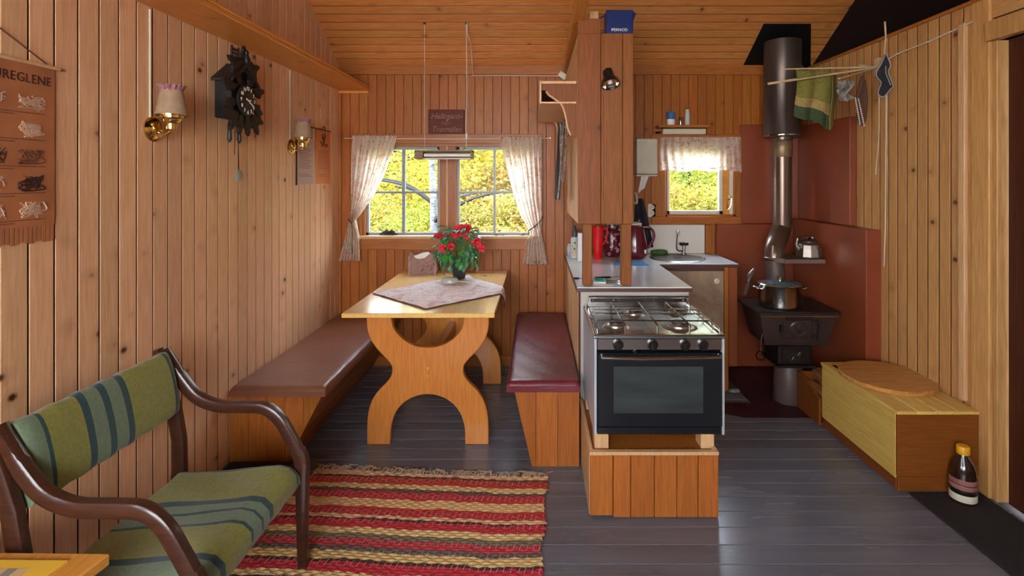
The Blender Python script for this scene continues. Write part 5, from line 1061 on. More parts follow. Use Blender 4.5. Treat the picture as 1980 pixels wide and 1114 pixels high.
# ------------------------------------------------------------------ wood stove
ws = thing('wood_stove', 'dark cast iron wood stove on a round foot in the corner', 'stove', (1.69, 3.48, 0.004))
sz = 0.64; sy0 = 3.335; sy1 = 3.70
def swr(m, ang=-2.0):
    M = Matrix.Rotation(math.radians(ang), 3, 'Z'); c = Vector((1.7, 3.5, 0))
    for i in range(len(m.v)): m.v[i] = c + M @ (m.v[i] - c)
    return m
swr(MB().box(1.43, 1.968, sy0, sy1, sz - 0.016, sz)).build('cooking_plate', M_IRON, ws, bevel=0.004)
swr(MB().tube([(1.46, sy0 - 0.006, sz - 0.03), (1.945, sy0 - 0.006, sz - 0.03)], 0.006, 8)).build('front_rail', M_STEEL, ws, smooth=True)
swr(MB().hexa([(1.505, sy0 + 0.05, 0.405), (1.905, sy0 + 0.05, 0.405), (1.905, sy1 - 0.05, 0.405), (1.505, sy1 - 0.05, 0.405), (1.455, sy0 + 0.006, sz - 0.017), (1.95, sy0 + 0.006, sz - 0.017), (1.95, sy1 - 0.01, sz - 0.017), (1.455, sy1 - 0.01, sz - 0.017)])).build('firebox', M_IRONB, ws, bevel=0.006, seg=2)
def onface(z): return sy0 + 0.006 + (0.623 - z) / 0.218 * 0.044
def face_hexa(x0, x1, z0, z1, out):
    return swr(MB().hexa([(x0, onface(z0) - out, z0), (x1, onface(z0) - out, z0), (x1, onface(z0) + 0.002, z0), (x0, onface(z0) + 0.002, z0), (x0, onface(z1) - out, z1), (x1, onface(z1) - out, z1), (x1, onface(z1) + 0.002, z1), (x0, onface(z1) + 0.002, z1)]))
fd = face_hexa(1.60, 1.79, 0.455, 0.60, 0.012).build('fire_door', M_IRONB, ws, bevel=0.004)
face_hexa(1.615, 1.78, 0.585, 0.606, 0.024).build('door_lip', M_IRON, fd, bevel=0.003)
zc__ = 0.525; Mf = Matrix.Rotation(math.radians(101), 3, 'X')
swr(MB().lathe([(0.056, 0.0), (0.056, 0.006), (0.048, 0.012), (0.044, 0.008), (0.02, 0.010), (0.001, 0.013)], (1.695, onface(zc__) - 0.012, zc__), 28, Mf)).build('air_dial', M_IRONB, fd, smooth=True)
swr(MB().tube([(1.672, onface(zc__) - 0.024, 0.55), (1.70, onface(zc__) - 0.028, 0.50), (1.716, onface(zc__) - 0.024, 0.55)], 0.005, 8)).build('dial_ornament', M_IRON, fd)
for z in (0.475, 0.575): swr(MB().box(1.79, 1.825, onface(z) - 0.014, onface(z) + 0.002, z - 0.008, z + 0.008)).build('hinge', M_IRON, fd, bevel=0.002)
swr(MB().tube([(1.83, onface(0.5) - 0.006, 0.46), (1.83, onface(0.58) - 0.012, 0.59)], 0.006, 8)).build('hinge_pin', M_IRON, fd)
swr(MB().box(1.585, 1.60, onface(0.52) - 0.03, onface(0.52), 0.50, 0.55)).build('latch', M_IRON, fd, bevel=0.003)
ab = swr(MB().box(1.585, 1.80, 3.375, 3.60, 0.285, 0.404)).build('ash_box', M_IRON, ws, bevel=0.004)
swr(MB().box(1.605, 1.785, 3.362, 3.374, 0.295, 0.395)).build('ash_door', M_IRON, ab, bevel=0.004)
rs = random.Random(9); m = MB()
for k in range(12):
    a = k * 0.62; m.tube([(1.69 + 0.015 * math.cos(a), 3.36, 0.345 + 0.012 * math.sin(a)), (1.69 + 0.05 * math.cos(a + .4), 3.357, 0.345 + 0.033 * math.sin(a + .4))], [0.006, 0.003], 6)
swr(m).build('relief', M_IRONB, ab)
swr(MB().box(1.57, 1.82, 3.35, 3.62, 0.268, 0.284)).build('base_ledge', M_IRON, ws, bevel=0.004)
MB().lathe([(0.095, 0), (0.098, 0.008), (0.088, 0.26), (0.085, 0.264)], (1.70, 3.49, 0.0045), 32).build('foot', M_STAND, ws, smooth=True)
pk = MB(); pk.tube(ring_pts(0, 0, 0.03, 0.03, 0), 0.003, 6)
pkv = [Vector((1.475 + p.x, 3.40, 0.335 + p.y)) for p in pk.v]; pk.v = pkv; pk.tube([(1.475, 3.40, 0.365), (1.478, 3.40, 0.44), (1.49, 3.40, 0.50)], 0.002, 6)
tag(pk.build('stove_ring_tool', M_CHROME, None, smooth=True), 'thin wire ring tool hanging at the left of the wood stove', 'tool')
# flue
flu = thing('stove_flue', 'tall stovepipe with wide upper jacket rising from the wood stove', 'flue', (1.80, 3.8, sz))
MB().tube([(1.70, 3.62, sz + 0.0), (1.70, 3.70, 0.93)], 0.062, 32).build('lower_pipe', M_STAND, flu, smooth=True)
MB().lathe([(0.066, 0), (0.069, 0.004), (0.069, 0.02), (0.065, 0.024)], (1.70, 3.70, 0.915), 32).build('pipe_collar', M_PIPE2, flu, smooth=True)
MB().tube([(1.70, 3.70, 0.93), (1.703, 3.702, 0.995), (1.738, 3.745, 1.04), (1.815, 3.86, 1.085), (1.85, 3.9, 1.12), (1.855, 3.9, 1.17)], [0.065, 0.065, 0.068, 0.068, 0.066, 0.064], 32).build('elbow', M_PIPE2, flu, smooth=True)
MB().lathe([(0.0655, 0), (0.0655, 0.66)], (1.855, 3.9, 1.12), 40).build('flue_pipe', M_PIPE2, flu, smooth=True)
MB().lathe([(0.068, 0), (0.071, 0.004), (0.071, 0.115), (0.068, 0.12)], (1.855, 3.9, 1.66), 40).build('tan_collar', M_COLLAR, flu, smooth=True)
MB().lathe([(0.068, 0), (0.075, 0.02), (0.069, 0.04)], (1.855, 3.9, 1.78), 40).build('reducer', M_PIPE2, flu, smooth=True)
MB().lathe([(0.07, -0.001), (0.128, 0.0), (0.131, 0.004), (0.131, 0.72)], (1.855, 3.9, 1.81), 48).build('jacket', M_PIPE, flu, smooth=True)
MB().lathe([(0.131, 0), (0.135, 0.003), (0.135, 0.01), (0.131, 0.013)], (1.855, 3.9, 1.815), 48, cap=False).build('jacket_ring', M_CHROME, flu, smooth=True)
# steel plate round the flue at the roof
rp2 = MB(); e = 0.004
rp2.hexa([(1.655, 4.148, zc(4.148) - e - .004), (2.20, 4.148, zc(4.148) - e - .004), (2.0, 3.765, zc(3.765) - e - .004), (1.655, 3.765, zc(3.765) - e - .004), (1.655, 4.148, zc(4.148) - e), (2.20, 4.148, zc(4.148) - e), (2.0, 3.765, zc(3.765) - e), (1.655, 3.765, zc(3.765) - e)])
tag(rp2.build('ceiling_plate', simple('black_steel_sheet', '#141414', 0.5, 0.3), None), 'black steel sheet around the flue under the roof', 'plate')
# small rack on the flue with the kettle
rk = thing('flue_rack', 'small perforated metal rack clamped to the stovepipe', 'rack', (1.86, 3.62, 0.93))
rz = 0.94
MB().box(1.72, 2.0, 3.575, 3.585, rz - 0.03, rz).build('front_lip', M_ALU, rk, bevel=0.002)
MB().hexa([(1.72, 3.586, rz - 0.03), (1.735, 3.586, rz - 0.03), (1.69, 3.63, rz - 0.03), (1.675, 3.63, rz - 0.03), (1.72, 3.586, rz), (1.735, 3.586, rz), (1.69, 3.63, rz), (1.675, 3.63, rz)]).build('side_arm', M_ALU, rk)
for k in range(14): MB().box(1.73 + k * 0.0193, 1.742 + k * 0.0193, 3.586, 3.80, rz - 0.008, rz).build('slat', M_ALU, rk)
for yy in (3.62, 3.7, 3.78): MB().box(1.725, 2.0, yy, yy + 0.008, rz - 0.012, rz - 0.0085).build('cross_bar', M_ALU, rk)
kt = thing('coffee_kettle', 'dull aluminium coffee kettle on the flue rack', 'kettle', (1.94, 3.68, rz))
kc = Vector((X(1564, 3.68), 3.68, rz + 0.001))
MB().lathe([(0.08, 0), (0.084, 0.005), (0.08, 0.06), (0.074, 0.09), (0.05, 0.105)], kc, 10).build('body', M_ALU, kt, bevel=0.002)
MB().lathe([(0.052, 0.105), (0.05, 0.115), (0.02, 0.124), (0.001, 0.125)], kc, 28).build('lid', M_IRONB, kt, smooth=True)
MB().lathe([(0.006, 0), (0.01, 0.01), (0.006, 0.018)], kc + Vector((0, 0, 0.125)), 12).build('lid_knob', M_BLACK, kt, smooth=True)
MB().tube([kc + Vector((-0.072, 0, 0.05)), kc + Vector((-0.095, -0.01, 0.09)), kc + Vector((-0.085, -0.01, 0.135))], [0.016, 0.01, 0.007], 10).build('spout', M_ALU, kt, smooth=True)
MB().tube(spline([kc + Vector((-0.06, 0, 0.1)), kc + Vector((-0.05, 0.04, 0.13)), kc + Vector((0.0, 0.05, 0.15)), kc + Vector((0.05, 0.04, 0.13)), kc + Vector((0.062, 0, 0.1))], 5), 0.004, 8).build('bail_handle', M_STEEL, kt, smooth=True)
MB().tube([kc + Vector((0.02, -0.078, 0.065)), kc + Vector((0.024, -0.09, 0.085)), kc + Vector((0.02, -0.075, 0.1))], 0.004, 6).build('catch', M_BRASS, kt, smooth=True)
# cooking pot
cp = thing('cooking_pot', 'shiny steel cooking pot with glass lid on the wood stove', 'pot', (1.64, 3.5, sz))
qc = Vector((X(1508, 3.49), 3.49, sz + 0.001))
MB().lathe([(0.124, 0), (0.133, 0.006), (0.136, 0.02), (0.136, 0.142), (0.139, 0.146)], qc, 48).build('body', M_STEEL, cp, smooth=True)
MB().lathe([(0.1385, 0.1465), (0.141, 0.15), (0.136, 0.154)], qc, 48, cap=False).build('lid_rim', M_CHROME, cp, smooth=True)
MB().lathe([(0.136, 0.1475), (0.10, 0.163), (0.05, 0.17), (0.02, 0.171)], qc, 40).build('glass_lid', simple('tinted_lid_glass', '#4f6d72', 0.08, 0.2, bmp=0, coat=0.6), cp, smooth=True)
MB().lathe([(0.012, 0.17), (0.012, 0.18), (0.021, 0.184), (0.021, 0.196), (0.001, 0.198)], qc, 20).build('lid_knob', M_CHROME, cp, smooth=True)
for s_ in (-1, 1): MB().tube(spline([qc + Vector((s_ * 0.134, -0.03, 0.118)), qc + Vector((s_ * 0.165, -0.03, 0.125)), qc + Vector((s_ * 0.178, 0.0, 0.128)), qc + Vector((s_ * 0.165, 0.03, 0.125)), qc + Vector((s_ * 0.134, 0.03, 0.118))], 5), 0.008, 10).build('handle', M_CHROME, cp, smooth=True)
# brush and poker left of the stove
sbk = thing('metal_tongs', 'pair of shiny metal tongs leaning at the left of the wood stove', 'tongs', (1.43, 3.6, 0.66))
MB().tube([(X(1440, 3.55), 3.55, Z(572, 3.55)), (X(1447, 3.6), 3.6, Z(552, 3.6)), (X(1462, 3.63), 3.66, Z(550, 3.66))], [0.012, 0.02, 0.009], 10).build('lower_paddle', M_ALU, sbk, smooth=True)
MB().tube([(X(1446, 3.62), 3.62, Z(546, 3.62)), (X(1451, 3.64), 3.64, Z(532, 3.64)), (X(1458, 3.66), 3.66, Z(521, 3.66))], [0.008, 0.02, 0.011], 10).build('upper_paddle', M_ALU, sbk, smooth=True)
# low grey object at sink cupboard foot
tag(MB().lathe([(0.03, 0), (0.035, 0.006), (0.025, 0.022), (0.001, 0.026)], (X(1419, 3.62), 3.62, 0.005), 14, sx=1.3, sy=0.7).build('drain_cap', M_STONE, None, smooth=True), 'small flat beige object on the floor at the sink cupboard foot', 'lid')

# ------------------------------------------------------------------ wood crate, yellow box with round board, bottle, mat
cr_ = thing('firewood_crate', 'brown wooden crate holding split logs behind the yellow box', 'crate', (1.9, 3.28, 0))
MB().prism([(3.13, 0.004), (3.405, 0.004), (3.405, 0.235), (3.32, 0.235), (3.13, 0.165)], 'yz', 1.71, 1.725).build('side_board', M_BROWNW, cr_, bevel=0.002)
MB().box(1.726, 2.03, 3.39, 3.405, 0.004, 0.235).build('back_board', M_BROWNW, cr_, bevel=0.002)
MB().box(1.726, 2.03, 3.13, 3.389, 0.006, 0.018).build('bottom_board', M_BROWNW, cr_)
for k, (x, y, z, a, r, lb_) in enumerate(((1.80, 3.25, 0.07, 0.1, .045, 'bottom-left'), (1.91, 3.25, 0.07, -0.1, .05, 'bottom-right'), (1.79, 3.27, 0.155, 0.2, .042, 'second layer left'), (1.90, 3.26, 0.165, 0.0, .04, 'second layer right'), (1.82, 3.28, 0.232, -0.15, .04, 'topmost, lying bark up'), (1.93, 3.27, 0.245, 0.25, .036, 'top right by the shield'))):
    M = Matrix.Rotation(a, 3, 'Z') @ Matrix.Rotation(PI / 2, 3, 'X')
    tag(MB().lathe([(r * .95, -0.1), (r, -0.09), (r, 0.09), (r * .93, 0.1)], (x, y, z), 5 + k % 2, M).build('firewood_log', M_LOG, None, bevel=0.003), 'split firewood log in the brown crate, ' + lb_, 'log', 'split logs in the firewood crate')
wbx = thing('wooden_chest', 'low yellow wooden chest against the right wall', 'chest', (1.92, 2.8, 0))
bx0, bx1, by0, by1, bz = 1.725, 2.115, 2.47, 3.125, 0.385
MB().box(bx0 + 0.002, bx1, by0, by0 + 0.016, 0.075, bz - 0.012).build('end_panel', M_BROWNW, wbx, bevel=0.002)
MB().box(bx0 + 0.006, bx1, by0 + 0.002, by0 + 0.018, 0.003, 0.073).build('end_skirting', M_BROWNW, wbx, bevel=0.002)
MB().box(bx0, bx0 + 0.014, by0 + 0.017, by1, 0.06, bz - 0.012).build('side_panel', M_PLY, wbx, bevel=0.002)
MB().box(bx0 + 0.006, bx0 + 0.018, by0 + 0.019, by1, 0.003, 0.058).build('side_skirting', M_BROWNW, wbx, bevel=0.002)
MB().box(bx0 + 0.015, bx1, by1 - 0.014, by1, 0.003, bz - 0.012).build('far_end', M_PLY, wbx)
nb = 4
for k in range(nb):
    a = bx0 - 0.006 + (bx1 + 0.004 - bx0) * k / nb; b = bx0 - 0.006 + (bx1 + 0.004 - bx0) * (k + 1) / nb
    MB().box(a + 0.0008, b - 0.0008, by0 - 0.006, by1 + 0.004, bz - 0.0115, bz + 0.004).build('lid_board', M_PLY, wbx, bevel=0.0015)
MB().box(bx0 + 0.03, bx0 + 0.05, 3.02, 3.07, bz + 0.004, bz + 0.007).build('hinge', M_IRON, wbx)
rb_ = thing('round_board', 'round worn wooden board lying on the yellow chest', 'board', (1.93, 2.86, bz))
MB().lathe([(0.228, 0), (0.232, 0.004), (0.232, 0.02), (0.228, 0.024)], (1.935, 2.86, bz + 0.0045), 64).build('disc', pine('worn_round_board', '#c48c4a', '#9c662e', '#4a2a14', 0.45, axis='X', knots=0.1, ring=0.5), rb_, smooth=True)
bo = thing('oil_bottle', 'dark bottle with yellow cap and striped label near the doorway', 'bottle', (1.995, 2.40, 0))
bc = Vector((X(1862, 2.40), 2.40, 0.001))
MB().lathe([(0.045, 0), (0.052, 0.006), (0.052, 0.13), (0.05, 0.14), (0.05, 0.15), (0.04, 0.18), (0.02, 0.215), (0.018, 0.222)], bc, 32).build('body', M_OIL, bo, smooth=True)
for (z0, z1, mt) in ((0.018, 0.05, M_CREAM), (0.052, 0.07, M_BLACK), (0.072, 0.093, M_PINKL), (0.096, 0.118, M_PINKL)):
    MB().lathe([(0.0525, z0), (0.0528, z0 + 0.001), (0.0528, z1 - 0.001), (0.0525, z1)], bc, 32, cap=False).build('label_band', mt, bo, smooth=True)
MB().lathe([(0.024, 0.222), (0.026, 0.225), (0.026, 0.255), (0.022, 0.26)], bc, 24).build('cap', M_YELLOW, bo, smooth=True)
def matf(u, v): return (1.77 + (XR - 0.02 - 1.77) * u + 0.012 * (1 - v) * (1 - u) + 0.03 * (1 - u) * (1 - v), 1.30 + 1.16 * v, 0.006 + 0.002 * math.sin(u * 60) * math.sin(v * 130))
mt_ = MB().grid(matf, 40, 90).build('floor_mat', M_SOIL, None, smooth='open'); so = mt_.modifiers.new('solid', 'SOLIDIFY'); so.thickness = 0.005; so.offset = -1
tag(mt_, 'coarse dark brown mat on the floor by the doorway', 'mat')
# dark mat piece with a red slipper beside the left bench
tag(MB().box(XL + 0.01, -1.24, 2.40, 2.655, 0.002, 0.055).build('folded_mat', M_SOIL, None, bevel=0.02, seg=2), 'folded dark coarse mat lying against the end of the left bench', 'mat')
tag(MB().tube(spline([(-1.50, 2.38, 0.02), (-1.45, 2.36, 0.03), (-1.36, 2.36, 0.03), (-1.30, 2.37, 0.018)], 5), [0.012] * 3 + [0.028] * 10 + [0.024, 0.02, 0.014], 10).build('red_slipper', simple('faded_red_felt', '#8c2c22', 0.9, bmp=0.4), None, smooth=True), 'faded red slipper in front of the folded dark mat', 'slipper')

# ------------------------------------------------------------------ drying rack and laundry on the right wall
hubp = Vector((2.085, 3.18, 2.185))
dk = thing('drying_rack', 'fan of pale wooden rods fixed to the right wall', 'rack', hubp)
MB().box(2.09, 2.128, 3.16, 3.20, 2.13, 2.24).build('wall_bracket', M_RODW, dk, bevel=0.002)
for p in ((X(1512, 3.28), 3.28, Z(134, 3.28)), (X(1484, 3.12), 3.12, Z(161, 3.12)), (X(1485, 3.02), 3.02, Z(163, 3.02)), (X(1560, 3.5), 3.5, Z(150, 3.5)), (X(1622, 2.75), 2.75, Z(152, 2.75))):
    q = hubp + Vector((0.02, 0.0, 0.006 * (p[1] - 3.1)))
    MB().tube([p, q], 0.0045, 7).build('rod', M_RODW, dk, smooth=True)
MB().tube([(X(1512, 3.28), 3.28, Z(140, 3.28)), (X(1513, 3.28), 3.28, Z(118, 3.28))], 0.004, 6).build('rod_tip', M_RODW, dk)
m = MB()
for k in range(6): m.tube(ring_pts(hubp.x - 0.03 - 0.012 * k, hubp.y, 0.004, 0.02, hubp.z - 0.005 + 0.003 * k), 0.0025, 5)
m.build('binding', M_RODW, dk)
# towel
tz0 = Z(137, 3.15)
def tow(u, v, off=0):
    x = X(1540, 3.12) + (X(1612, 3.12) - X(1540, 3.12)) * (u + 0.03 * math.sin(v * 5)) ; 
    return (x, 3.125 - off + 0.012 * math.sin(u * 13 + v * 2) * (0.4 + v) + 0.03 * u, tz0 - 0.006 * u - (0.275 + 0.07 * u + 0.012 * math.sin(u * 9)) * v)
tw = thing('kitchen_towel', 'green hand towel with tan band hanging on the drying rack', 'towel', (1.68, 3.13, 1.85))
m = MB().grid(lambda u, v: tow(u, v * 0.56), 24, 20); f_ = m.build('towel_body', M_TOWELG, tw, smooth='open')
for (v0, v1, mt, nm) in ((0.56, 0.75, M_TOWELT, 'tan_band'), (0.75, 1.0, M_TOWELD, 'green_hem')):
    MB().grid(lambda u, v: tow(u, v0 + (v1 - v0) * v), 24, 10).build(nm, mt, tw, smooth='open')
MB().grid(lambda u, v: (tow(1, v)[0] + 0.05 * u + 0.005, tow(1, v)[1] + 0.05 * u, tow(1, v)[2] - 0.01 + 0.035 * u * v + 0.004), 6, 20).build('back_fold', M_TOWELG, tw, smooth='open')
MB().tube([tow(k / 20, 0.985, 0.004) for k in range(21)], 0.0022, 5).build('hem_edge', M_TOWELT, tw)
MB().tube([tow(0.97, k / 16, 0.003) for k in range(17)], 0.0022, 5).build('side_hem', M_TOWELT, tw)
for o in tw.children:
    s_ = o.modifiers.new('solid', 'SOLIDIFY') if o.name.split('.')[0] in ('towel_body', 'tan_band', 'green_hem', 'back_fold') else None
    if s_: s_.thickness = 0.006
def lac(u, v): return (X(1623, 3.1) + 0.085 * u + 0.012 * math.sin(v * 7), 3.12 + 0.02 * math.sin(u * 11 + v * 6), Z(155, 3.1) - 0.13 * v * (1 - 0.35 * abs(u - 0.5)))
lc = MB().grid(lac, 20, 16).build('crumpled_cloth', M_LACE, None, smooth='open'); so = lc.modifiers.new('solid', 'SOLIDIFY'); so.thickness = 0.005
tag(lc, 'crumpled grey-white cloth hanging beside the green towel', 'cloth')
stp = thing('brown_strap', 'brown strap ending in two white beaded cords on the drying rack', 'strap', (1.97, 3.15, 1.85))
MB().tube(spline([(X(1668, 3.12), 3.12, Z(146, 3.12)), (X(1663, 3.12), 3.11, Z(165, 3.12)), (X(1655, 3.12), 3.11, Z(190, 3.12))], 5), [0.005] + [0.012] * 9 + [0.006], 8).build('strap', M_STRAP, stp, smooth=True)
for (a, b, c_, d_) in ((1654, 190, 1663, 240), (1660, 192, 1671, 243)):
    m = MB()
    for k in range(14):
        t = k / 13; m.lathe([(0.001, -0.006), (0.0055, 0), (0.001, 0.006)], (X(a + (c_ - a) * t, 3.11), 3.11, Z(b + (d_ - b) * t, 3.11)), 6)
    m.build('beaded_cord', M_ROPE, stp, smooth=True)
tag(MB().prism(sp2([(X(1668, 3.12) , Z(150, 3.12)), (X(1678, 3.12), Z(155, 3.12)), (X(1682, 3.12), Z(200, 3.12)), (X(1676, 3.12), Z(240, 3.12)), (X(1664, 3.12), Z(235, 3.12)), (X(1660, 3.12), Z(190, 3.12)), (X(1668, 3.12), Z(150, 3.12))], 5)[:-1], 'xz', 3.135, 3.15).build('brown_mitt', M_STRAP, None, bevel=0.004), 'flat brown oven cloth behind the beaded cords', 'cloth')
mt2 = thing('oven_mitt', 'dark grey quilted pot holder with pale binding on the drying rack', 'pot holder', (2.05, 3.05, 1.98))
dm = 3.03
op = [(1713, 102), (1722, 125), (1718, 140), (1727, 165), (1722, 172), (1709, 187), (1699, 183), (1699, 174), (1704, 160), (1697, 150), (1695, 140), (1706, 120)]
P2 = sp2([(X(a, dm), Z(b, dm)) for a, b in op] + [(X(op[0][0], dm), Z(op[0][1], dm))], 5)[:-1]
MB().prism(P2, 'xz', dm, dm + 0.016).build('pad', M_MITT, mt2, bevel=0.004)
MB().tube([(a, dm + 0.002, b) for a, b in P2] + [(P2[0][0], dm + 0.002, P2[0][1])], 0.0038, 6).build('binding', M_MITTE, mt2, smooth=True)
MB().tube([(X(1712, dm), dm - 0.004, Z(128, dm)), (X(1711, dm), dm - 0.008, Z(142, dm)), (X(1722, dm), dm - 0.002, Z(165, dm))], 0.003, 6).build('fold_binding', M_MITTE, mt2, smooth=True)
tag(MB().tube([(X(1713, 3.05), 3.06, Z(41, 3.05)), (X(1715, 3.05), 3.06, Z(70, 3.05)), (X(1712, 3.05), 3.06, Z(104, 3.05))], 0.005, 7).build('upright_stick', M_RODW, None, smooth=True), 'thin pale stick rising above the grey pot holder', 'stick')
tag(MB().tube(spline([(X(1700, 3.06), 3.06, Z(170, 3.06)), (X(1700, 3.06), 3.06, Z(230, 3.06)), (X(1699, 3.06), 3.06, Z(270, 3.06)), (X(1693, 3.06), 3.06, Z(338, 3.06))], 5), 0.0035, 6).build('pale_cord', M_RODW, None, smooth=True), 'left, shorter pale cord hanging below the grey pot holder', 'cord')
tag(MB().tube(spline([(X(1714, 3.06), 3.06, Z(170, 3.06)), (X(1713, 3.06), 3.06, Z(300, 3.06)), (X(1714, 3.08), 3.09, Z(430, 3.09)), (X(1714, 3.08), 3.10, Z(515, 3.1))], 5), 0.003, 6).build('pale_cord', M_ROPE, None, smooth=True), 'right, longer pale cord hanging below the grey pot holder', 'cord')
tag(MB().tube(spline([(hubp.x, 3.16, 2.19), (2.10, 3.0, 2.225), (2.11, 2.8, 2.235), (XR - 0.012, 2.51, Z(42, 2.51))], 6), 0.0035, 6).build('clothes_line', M_ROPE, None, smooth=True), 'white line running up from drying rack towards the doorway', 'cord')

# ------------------------------------------------------------------ settee
st = thing('settee', 'small settee with green striped cushions and dark curved wooden arms', 'settee', (-1.2, 1.68, 0))
def sframe(y):
    arm = spline([(-1.425, 0, 0.845), (-1.395, 0, 0.79), (-1.355, 0, 0.72), (-1.30, 0, 0.66), (-1.22, 0, 0.628), (-1.12, 0, 0.625), (-1.04, 0, 0.618), (-0.985, 0, 0.575), (-0.94, 0, 0.50), (-0.905, 0, 0.435)], 6)
    a = MB().sweep([(p.x, p.z) for p in arm], y, [0.012 + 0.010 * min(1, i / 12) for i in range(len(arm))], 0.019).build('armrest', M_DARKFRAME, st, smooth=True)
    MB().sweep([(-0.915, 0.455), (-0.903, 0.43), (-0.898, 0.40), (-0.897, 0.2), (-0.895, 0.0)], y, [0.026, 0.027, 0.026, 0.021, 0.017], 0.018).build('leg', M_DARKFRAME, st, smooth=True)
    MB().sweep([(-1.452, 0.845), (-1.425, 0.75), (-1.39, 0.62), (-1.37, 0.5), (-1.368, 0.38), (-1.39, 0.2), (-1.42, 0.0)], y, [0.012, 0.018, 0.024, 0.024, 0.026, 0.022, 0.018], 0.018).build('leg', M_DARKFRAME, st, smooth=True)
    MB().sweep([(-1.37, 0.33), (-0.90, 0.36)], y, 0.022, 0.012).build('seat_rail', M_DARKFRAME, st, smooth=True)
ysf, ysn = 1.985, 1.372
sframe(ysf); sframe(ysn)
for (xx, zz) in ((-1.37, 0.33), (-0.92, 0.345)): MB().tube([(xx, ysn, zz), (xx, ysf, zz)], 0.016, 10).build('cross_rail', M_DARKFRAME, st, smooth=True)
OL, PG, DT = '#7c7a30', '#647458', '#1c3a3a'
def stops(ds, w_): # dark stripe centres
    d_ = ds; return [(-1, PG), (d_[0] - w_, DT), (d_[0] + w_, OL), (d_[1] - w_, DT), (d_[1] + w_, PG), (d_[2] - w_, DT), (d_[2] + w_, PG), (d_[3] - w_, DT), (d_[3] + w_, OL), (d_[4] - w_, DT), (d_[4] + w_, PG)]
M_SEATF = stripe('green_striped_seat', [(a - 0, c) for a, c in stops([1.475, 1.63, 1.69, 1.743, 1.935], 0.009)], 1, fine=1)
M_BACKF = stripe('green_striped_back', stops([1.44, 1.57, 1.642, 1.715, 1.93], 0.010), 1)
def seatf(u, v):   # u around the section, v along y
    sec = [(-1.355, 0.345), (-1.36, 0.37), (-1.34, 0.395), (-1.25, 0.402), (-1.15, 0.405), (-1.05, 0.415), (-0.965, 0.425), (-0.925, 0.418), (-0.898, 0.392), (-0.895, 0.35), (-0.91, 0.32), (-0.95, 0.305), (-1.2, 0.31), (-1.355, 0.345)]
    k = u * (len(sec) - 1); i = min(int(k), len(sec) - 2); t = k - i
    x = sec[i][0] * (1 - t) + sec[i + 1][0] * t; z = sec[i][1] * (1 - t) + sec[i + 1][1] * t
    e = min(v, 1 - v); sag = 0.012 * math.sin(PI * v) if z > 0.39 else 0
    rnd = 0
    if e < 0.05 and z > 0.36: rnd = 0.03 * (1 - math.sqrt(max(0, 1 - ((0.05 - e) / 0.05) ** 2)))
    return (x, ysn + 0.02 + (ysf - ysn - 0.04) * v, z - rnd - sag * 0.6 + 0.002 * math.sin(v * 30 + x * 20))
def closed(fn, nu, nv, m=None):
    m = m or MB(); m.grid(fn, nu, nv); b = 0
    m.f.append([i for i in range(nu)][::-1]); m.m.append(0); m.f.append([nv * (nu + 1) + i for i in range(nu)]); m.m.append(0); return m
closed(seatf, 52, 40).build('seat_cushion', M_SEATF, st, smooth=True, origin=(0, 0, 0))
def backf(u, v):
    a = u * 2 * PI; h, t = 0.118, 0.030
    cx_, cz_ = -1.392, 0.725; dx, dz = math.cos(a), math.sin(a)
    q = 0.55; lx = t * math.copysign(abs(dx) ** q, dx); lz = h * math.copysign(abs(dz) ** q, dz)
    e = min(v, 1 - v); k = 1 if e > 0.05 else 0.75 + 0.25 * math.sqrt(max(0, 1 - ((0.05 - e) / 0.05) ** 2))
    ti = 0.2; lx *= k * (1 + 0.25 * (1 - (lz / h) ** 2)); lz *= (0.93 + 0.07 * k)
    lz += 0.002 * math.sin(v * 40) ; 
    return (cx_ + lx * math.cos(ti) - lz * math.sin(ti), ysn + 0.022 + (ysf - ysn - 0.044) * v, cz_ + lx * math.sin(ti) + lz * math.cos(ti))
closed(backf, 40, 50).build('back_cushion', M_BACKF, st, smooth=True, origin=(0, 0, 0))

# ------------------------------------------------------------------ side table bottom left
sdt = thing('side_table', 'orange pine side table at the near end of the settee', 'table', (-1.33, 1.13, 0))
TT = 0.545
def yq(x): return 1.315 - 0.045 * (x + 1.09)
MB().hexa([(-1.56, 0.80, TT - 0.03), (-1.16, 0.80, TT - 0.03), (-1.085, 1.318, TT - 0.03), (-1.56, 1.325, TT - 0.03), (-1.56, 0.80, TT), (-1.16, 0.80, TT), (-1.085, 1.318, TT), (-1.56, 1.325, TT)]).build('tabletop', M_SHELF, sdt, bevel=0.004)
for (x, y) in ((-1.53, 0.84), (-1.20, 0.84), (-1.14, 1.26), (-1.53, 1.28)): MB().box(x - 0.018, x + 0.018, y - 0.018, y + 0.018, 0, TT - 0.031).build('leg', M_SHELF, sdt, bevel=0.003)
mg = thing('magazine', 'yellow magazine with a grey and beige square grid on the side table', 'magazine', (-1.35, 1.15, TT))
mx0, mx1, my0, my1 = -1.52, -1.165, 0.90, 1.285
MB().hexa([(mx0, my0, TT + 0.001), (mx1 - 0.06, my0, TT + 0.001), (mx1, my1, TT + 0.001), (mx0, my1 + 0.004, TT + 0.001), (mx0, my0, TT + 0.006), (mx1 - 0.06, my0, TT + 0.006), (mx1, my1, TT + 0.006), (mx0, my1 + 0.004, TT + 0.006)]).build('cover', M_YPAPER, mg)
